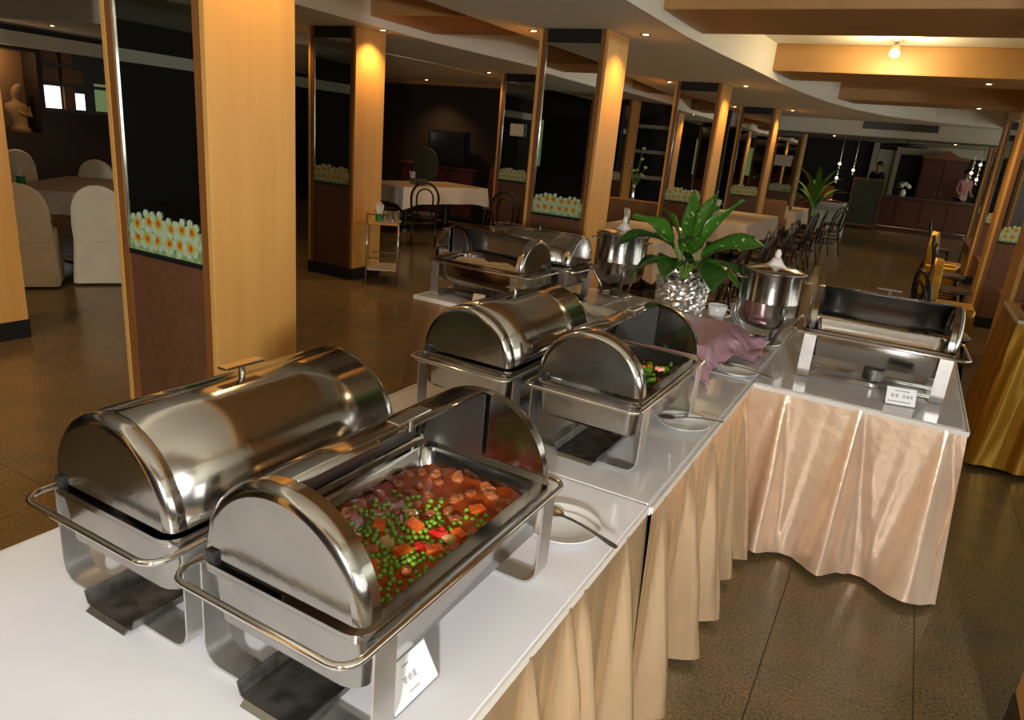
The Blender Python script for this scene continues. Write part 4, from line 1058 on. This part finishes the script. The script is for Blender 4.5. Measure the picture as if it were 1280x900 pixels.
# ================================================================ FAR END OF THE ROOM
pf = tag(obox('trim_31', (-3.4, 2.6, 25.4, 27.49, 0, .22), REDW), kind='structure')
ct = thing('bar_counter', 'long red brown counter at the far end of the aisle', 'counter', (.4, 24.9, 0))
obox('body', (-1.6,1.9,-.25,.25,0,.98), REDW, ct); obox('top', (-1.66,1.96,-.32,.30,.981,1.03), pbr('counter_top', (.14,.07,.03), .25), ct); obox('kick_strip', (-1.6,1.9,-.275,-.251,.10,.13), CHROME, ct)
for k in range(5): obox('panel', (-1.5+k*.68, -.90+k*.68, -.268, -.251, .2, .9), pbr('counter_panel_%d' % k, (.13,.035,.012), .5), ct)
sc_ = thing('glass_screen', 'greenish tinted screen panel standing before the far counter', 'screen', (-1.28, 24.0, 0))
obox('panel', (-.40,.40,-.012,.012,.12,1.42), GREENGL, sc_); 
for x in (-.43, .40): obox('post', (x,x+.03,-.02,.02,0,1.46), WOODM, sc_)
obox('top_rail', (-.40,.40,-.02,.02,1.421,1.46), WOODM, sc_); obox('bottom_rail', (-.40,.40,-.02,.02,.06,.119), WOODM, sc_)
cb = thing('ornate_cabinet', 'tall red brown cabinet with a carved crest at the far wall', 'cabinet', (.60, 27.1, .22))
obox('body', (-.62,.62,-.3,.3,0,2.0), REDW, cb)
for s in (-1, 1):
    dd = obox('door', (min(s*.02,s*.58), max(s*.02,s*.58), -.325, -.301, .1, 1.9), pbr('cabinet_door_%d' % s, (.12,.03,.012), .4), cb); obox('handle', (s*.06-.01, s*.06+.01, -.345, -.326, .9, 1.05), CHROME, dd)
cr = [(-.68,0),(.68,0),(.60,.08),(.35,.10),(.20,.18),(.0,.27),(-.20,.18),(-.35,.10),(-.60,.08)]
MB().loft([[(x, -.33, 2.001+z) for x, z in cr],[(x, -.20, 2.001+z) for x, z in cr]]).build('crest', pbr('carved_crest', (.28,.10,.025), .4), cb)
# pale pilasters and door behind the counter
for k, (x, wd) in enumerate(((-1.55,.16),(-.85,.14),(1.72,.16))): tag(obox('trim_%d' % (20+k), (x, x+wd, 27.25, 27.49, .22, 2.595), CREAMW), kind='structure')
tag(obox('door_1', (-1.38,-.86, 27.40, 27.49, .22, 2.40), CREAMW), kind='structure')
hd_ = tag(obox('trim_30', (-.70, 1.70, 27.30, 27.49, 2.30, 2.595), CREAMW), kind='structure')
dk = thing('hanging_disc', 'wide dark round disc hanging from the far ceiling', 'ceiling lamp', (-.50, 23.5, 2.40))
MB().lathe([(.46,0),(.50,.02),(.50,.05),(.44,.08),(.02,.10)], 32).build('disc', BLACKP, dk, auto=40); MB().tube([(0,0,.10),(0,0,.199)], .012).build('rod', BLACKP, dk)
# bead lamps that glint on either side
def bead_lamp(label, x, y, n, z0):
    b = thing('bead_lamp', label, 'lamp', (x, y, 0), group='hanging bead lamps')
    MB().tube([(0,0,z0),(0,0,2.599)], .006, 6).build('cord', CHROME, b)
    for k in range(n): MB().ball((0,0,z0+.02+k*.13), .035, 10, 7).build('bead', BULB if k % 3 == 1 else CHROME, b, smooth=True)
bead_lamp('string of glinting lamp beads nearest the palm', -2.05, 22.5, 5, 1.25); bead_lamp('string of glinting lamp beads beside the screen', -1.75, 23.6, 4, 1.5)
bead_lamp('string of glinting lamp beads behind the pink shirt', 1.15, 22.6, 4, 1.7); bead_lamp('longer string of beads by the last mirrored column', 1.35, 23.4, 5, 1.55)
fl = thing('flower_vase', 'white flowers in a vase on the far counter', 'vase', (-.35, 24.75, 1.031))
MB().lathe([(.06,0),(.08,.02),(.09,.12),(.05,.18),(.06,.20)], 14).build('body', CHINA, fl, smooth=True)
for k in range(10):
    a = k*2.4; q = .05+.12*(k/10); MB().ball((q*math.cos(a), q*math.sin(a), .24+.14*(1-k/12)), .06, 8, 5).build('blossom', PAPER if k % 3 else LEAF, fl, smooth=True)
rf = thing('orange_armchair', 'orange armchair back near the bead lamps', 'chair', (-2.5, 22.9, 0), PI)
obox('seat', (-.35,.35,-.3,.3,.25,.45), REDC, rf, bevel=.03); obox('backrest', (-.38,.38,-.36,-.24,.25,1.15), pbr('orange_fabric', (.34,.09,.015), .6), rf, bevel=.04)
for sx in (-1,1): obox('arm', (sx*.36-.06,sx*.36+.06,-.3,.3,.25,.66), REDC, rf, bevel=.02)
for sx in (-1,1):
    for sy in (-.25,.25): obox('leg', (sx*.3-.025,sx*.3+.025,sy-.025,sy+.025,0,.25), BLKWOOD, rf)

# ---- people behind the far counter
def skin_mesh(name, verts, edges, mat, parent, sub=2):
    me = bpy.data.meshes.new(name); me.from_pydata([v[:3] for v in verts], edges, []); me.materials.append(mat)
    o = link(bpy.data.objects.new(name, me)); o.parent = parent
    md = o.modifiers.new('skin', 'SKIN'); sv = me.skin_vertices[0].data
    for k, v in enumerate(verts): sv[k].radius = (v[3], v[4] if len(v) > 4 else v[3]); sv[k].use_root = (k == 0)
    md.use_smooth_shade = True
    s = o.modifiers.new('sub', 'SUBSURF'); s.levels = sub; s.render_levels = sub
    return o
def person(label, x, y, z, rz, shirt):
    p = thing('person', label, 'person', (x, y, z), rz)
    V = [(0,0,.95,.13,.10),(0,0,1.15,.125,.09),(0,.0,1.36,.15,.10),(0,0,1.47,.06,.06),(0,.01,1.53,.05,.055),(0,.02,1.62,.075,.09),(0,.015,1.70,.065,.08),
         (.17,0,1.40,.05),(.22,-.02,1.15,.04),(.20,.14,.98,.03),(.18,.24,1.0,.028),(-.17,0,1.40,.05),(-.22,-.02,1.15,.04),(-.20,.14,.98,.03),(-.18,.24,1.0,.028),
         (.09,0,.86,.085),(.10,.01,.48,.06),(.10,-.02,.09,.042),(.10,.12,.04,.035),(-.09,0,.86,.085),(-.10,.01,.48,.06),(-.10,-.02,.09,.042),(-.10,.12,.04,.035)]
    E_ = [(0,1),(1,2),(2,3),(3,4),(4,5),(5,6),(2,7),(7,8),(8,9),(9,10),(2,11),(11,12),(12,13),(13,14),(0,15),(15,16),(16,17),(17,18),(0,19),(19,20),(20,21),(21,22)]
    skin_mesh('body', V, E_, SKIN, p)
    S = [(0,0,.93,.15,.12),(0,0,1.15,.145,.11),(0,0,1.37,.17,.12),(0,0,1.46,.07,.07),(.18,0,1.40,.065),(.225,-.02,1.20,.055),(-.18,0,1.40,.065),(-.225,-.02,1.20,.055)]
    skin_mesh('shirt', S, [(0,1),(1,2),(2,3),(2,4),(4,5),(2,6),(6,7)], shirt, p)
    T = [(0,0,.93,.15,.12),(.09,0,.84,.10),(.10,.01,.48,.075),(.10,-.02,.10,.06),(-.09,0,.84,.10),(-.10,.01,.48,.075),(-.10,-.02,.10,.06)]
    skin_mesh('trousers', T, [(0,1),(1,2),(2,3),(0,4),(4,5),(5,6)], DARKCL, p)
    MB().ball((0,-.012,1.685), .105, 16, 10, (.86,1.0,.92)).build('hair', HAIR, p, smooth=True)
    for s in (-1, 1): MB().ball((s*.03,.097,1.635), .010, 8, 6).build('eye', HAIR, p, smooth=True)
    MB().ball((0,.108,1.61), .014, 8, 6, (.8,1,1.3)).build('nose', SKIN, p, smooth=True)
    MB().ball((0,.098,1.575), .016, 8, 6, (1.3,.6,.4)).build('mouth', REDC, p, smooth=True)
person('person in a pink shirt standing behind the far counter', 1.22, 25.6, .22, PI+.6, PINKSH)
person('person in dark clothes standing behind the tinted screen', -1.18, 25.6, .22, PI-.5, DARKCL)
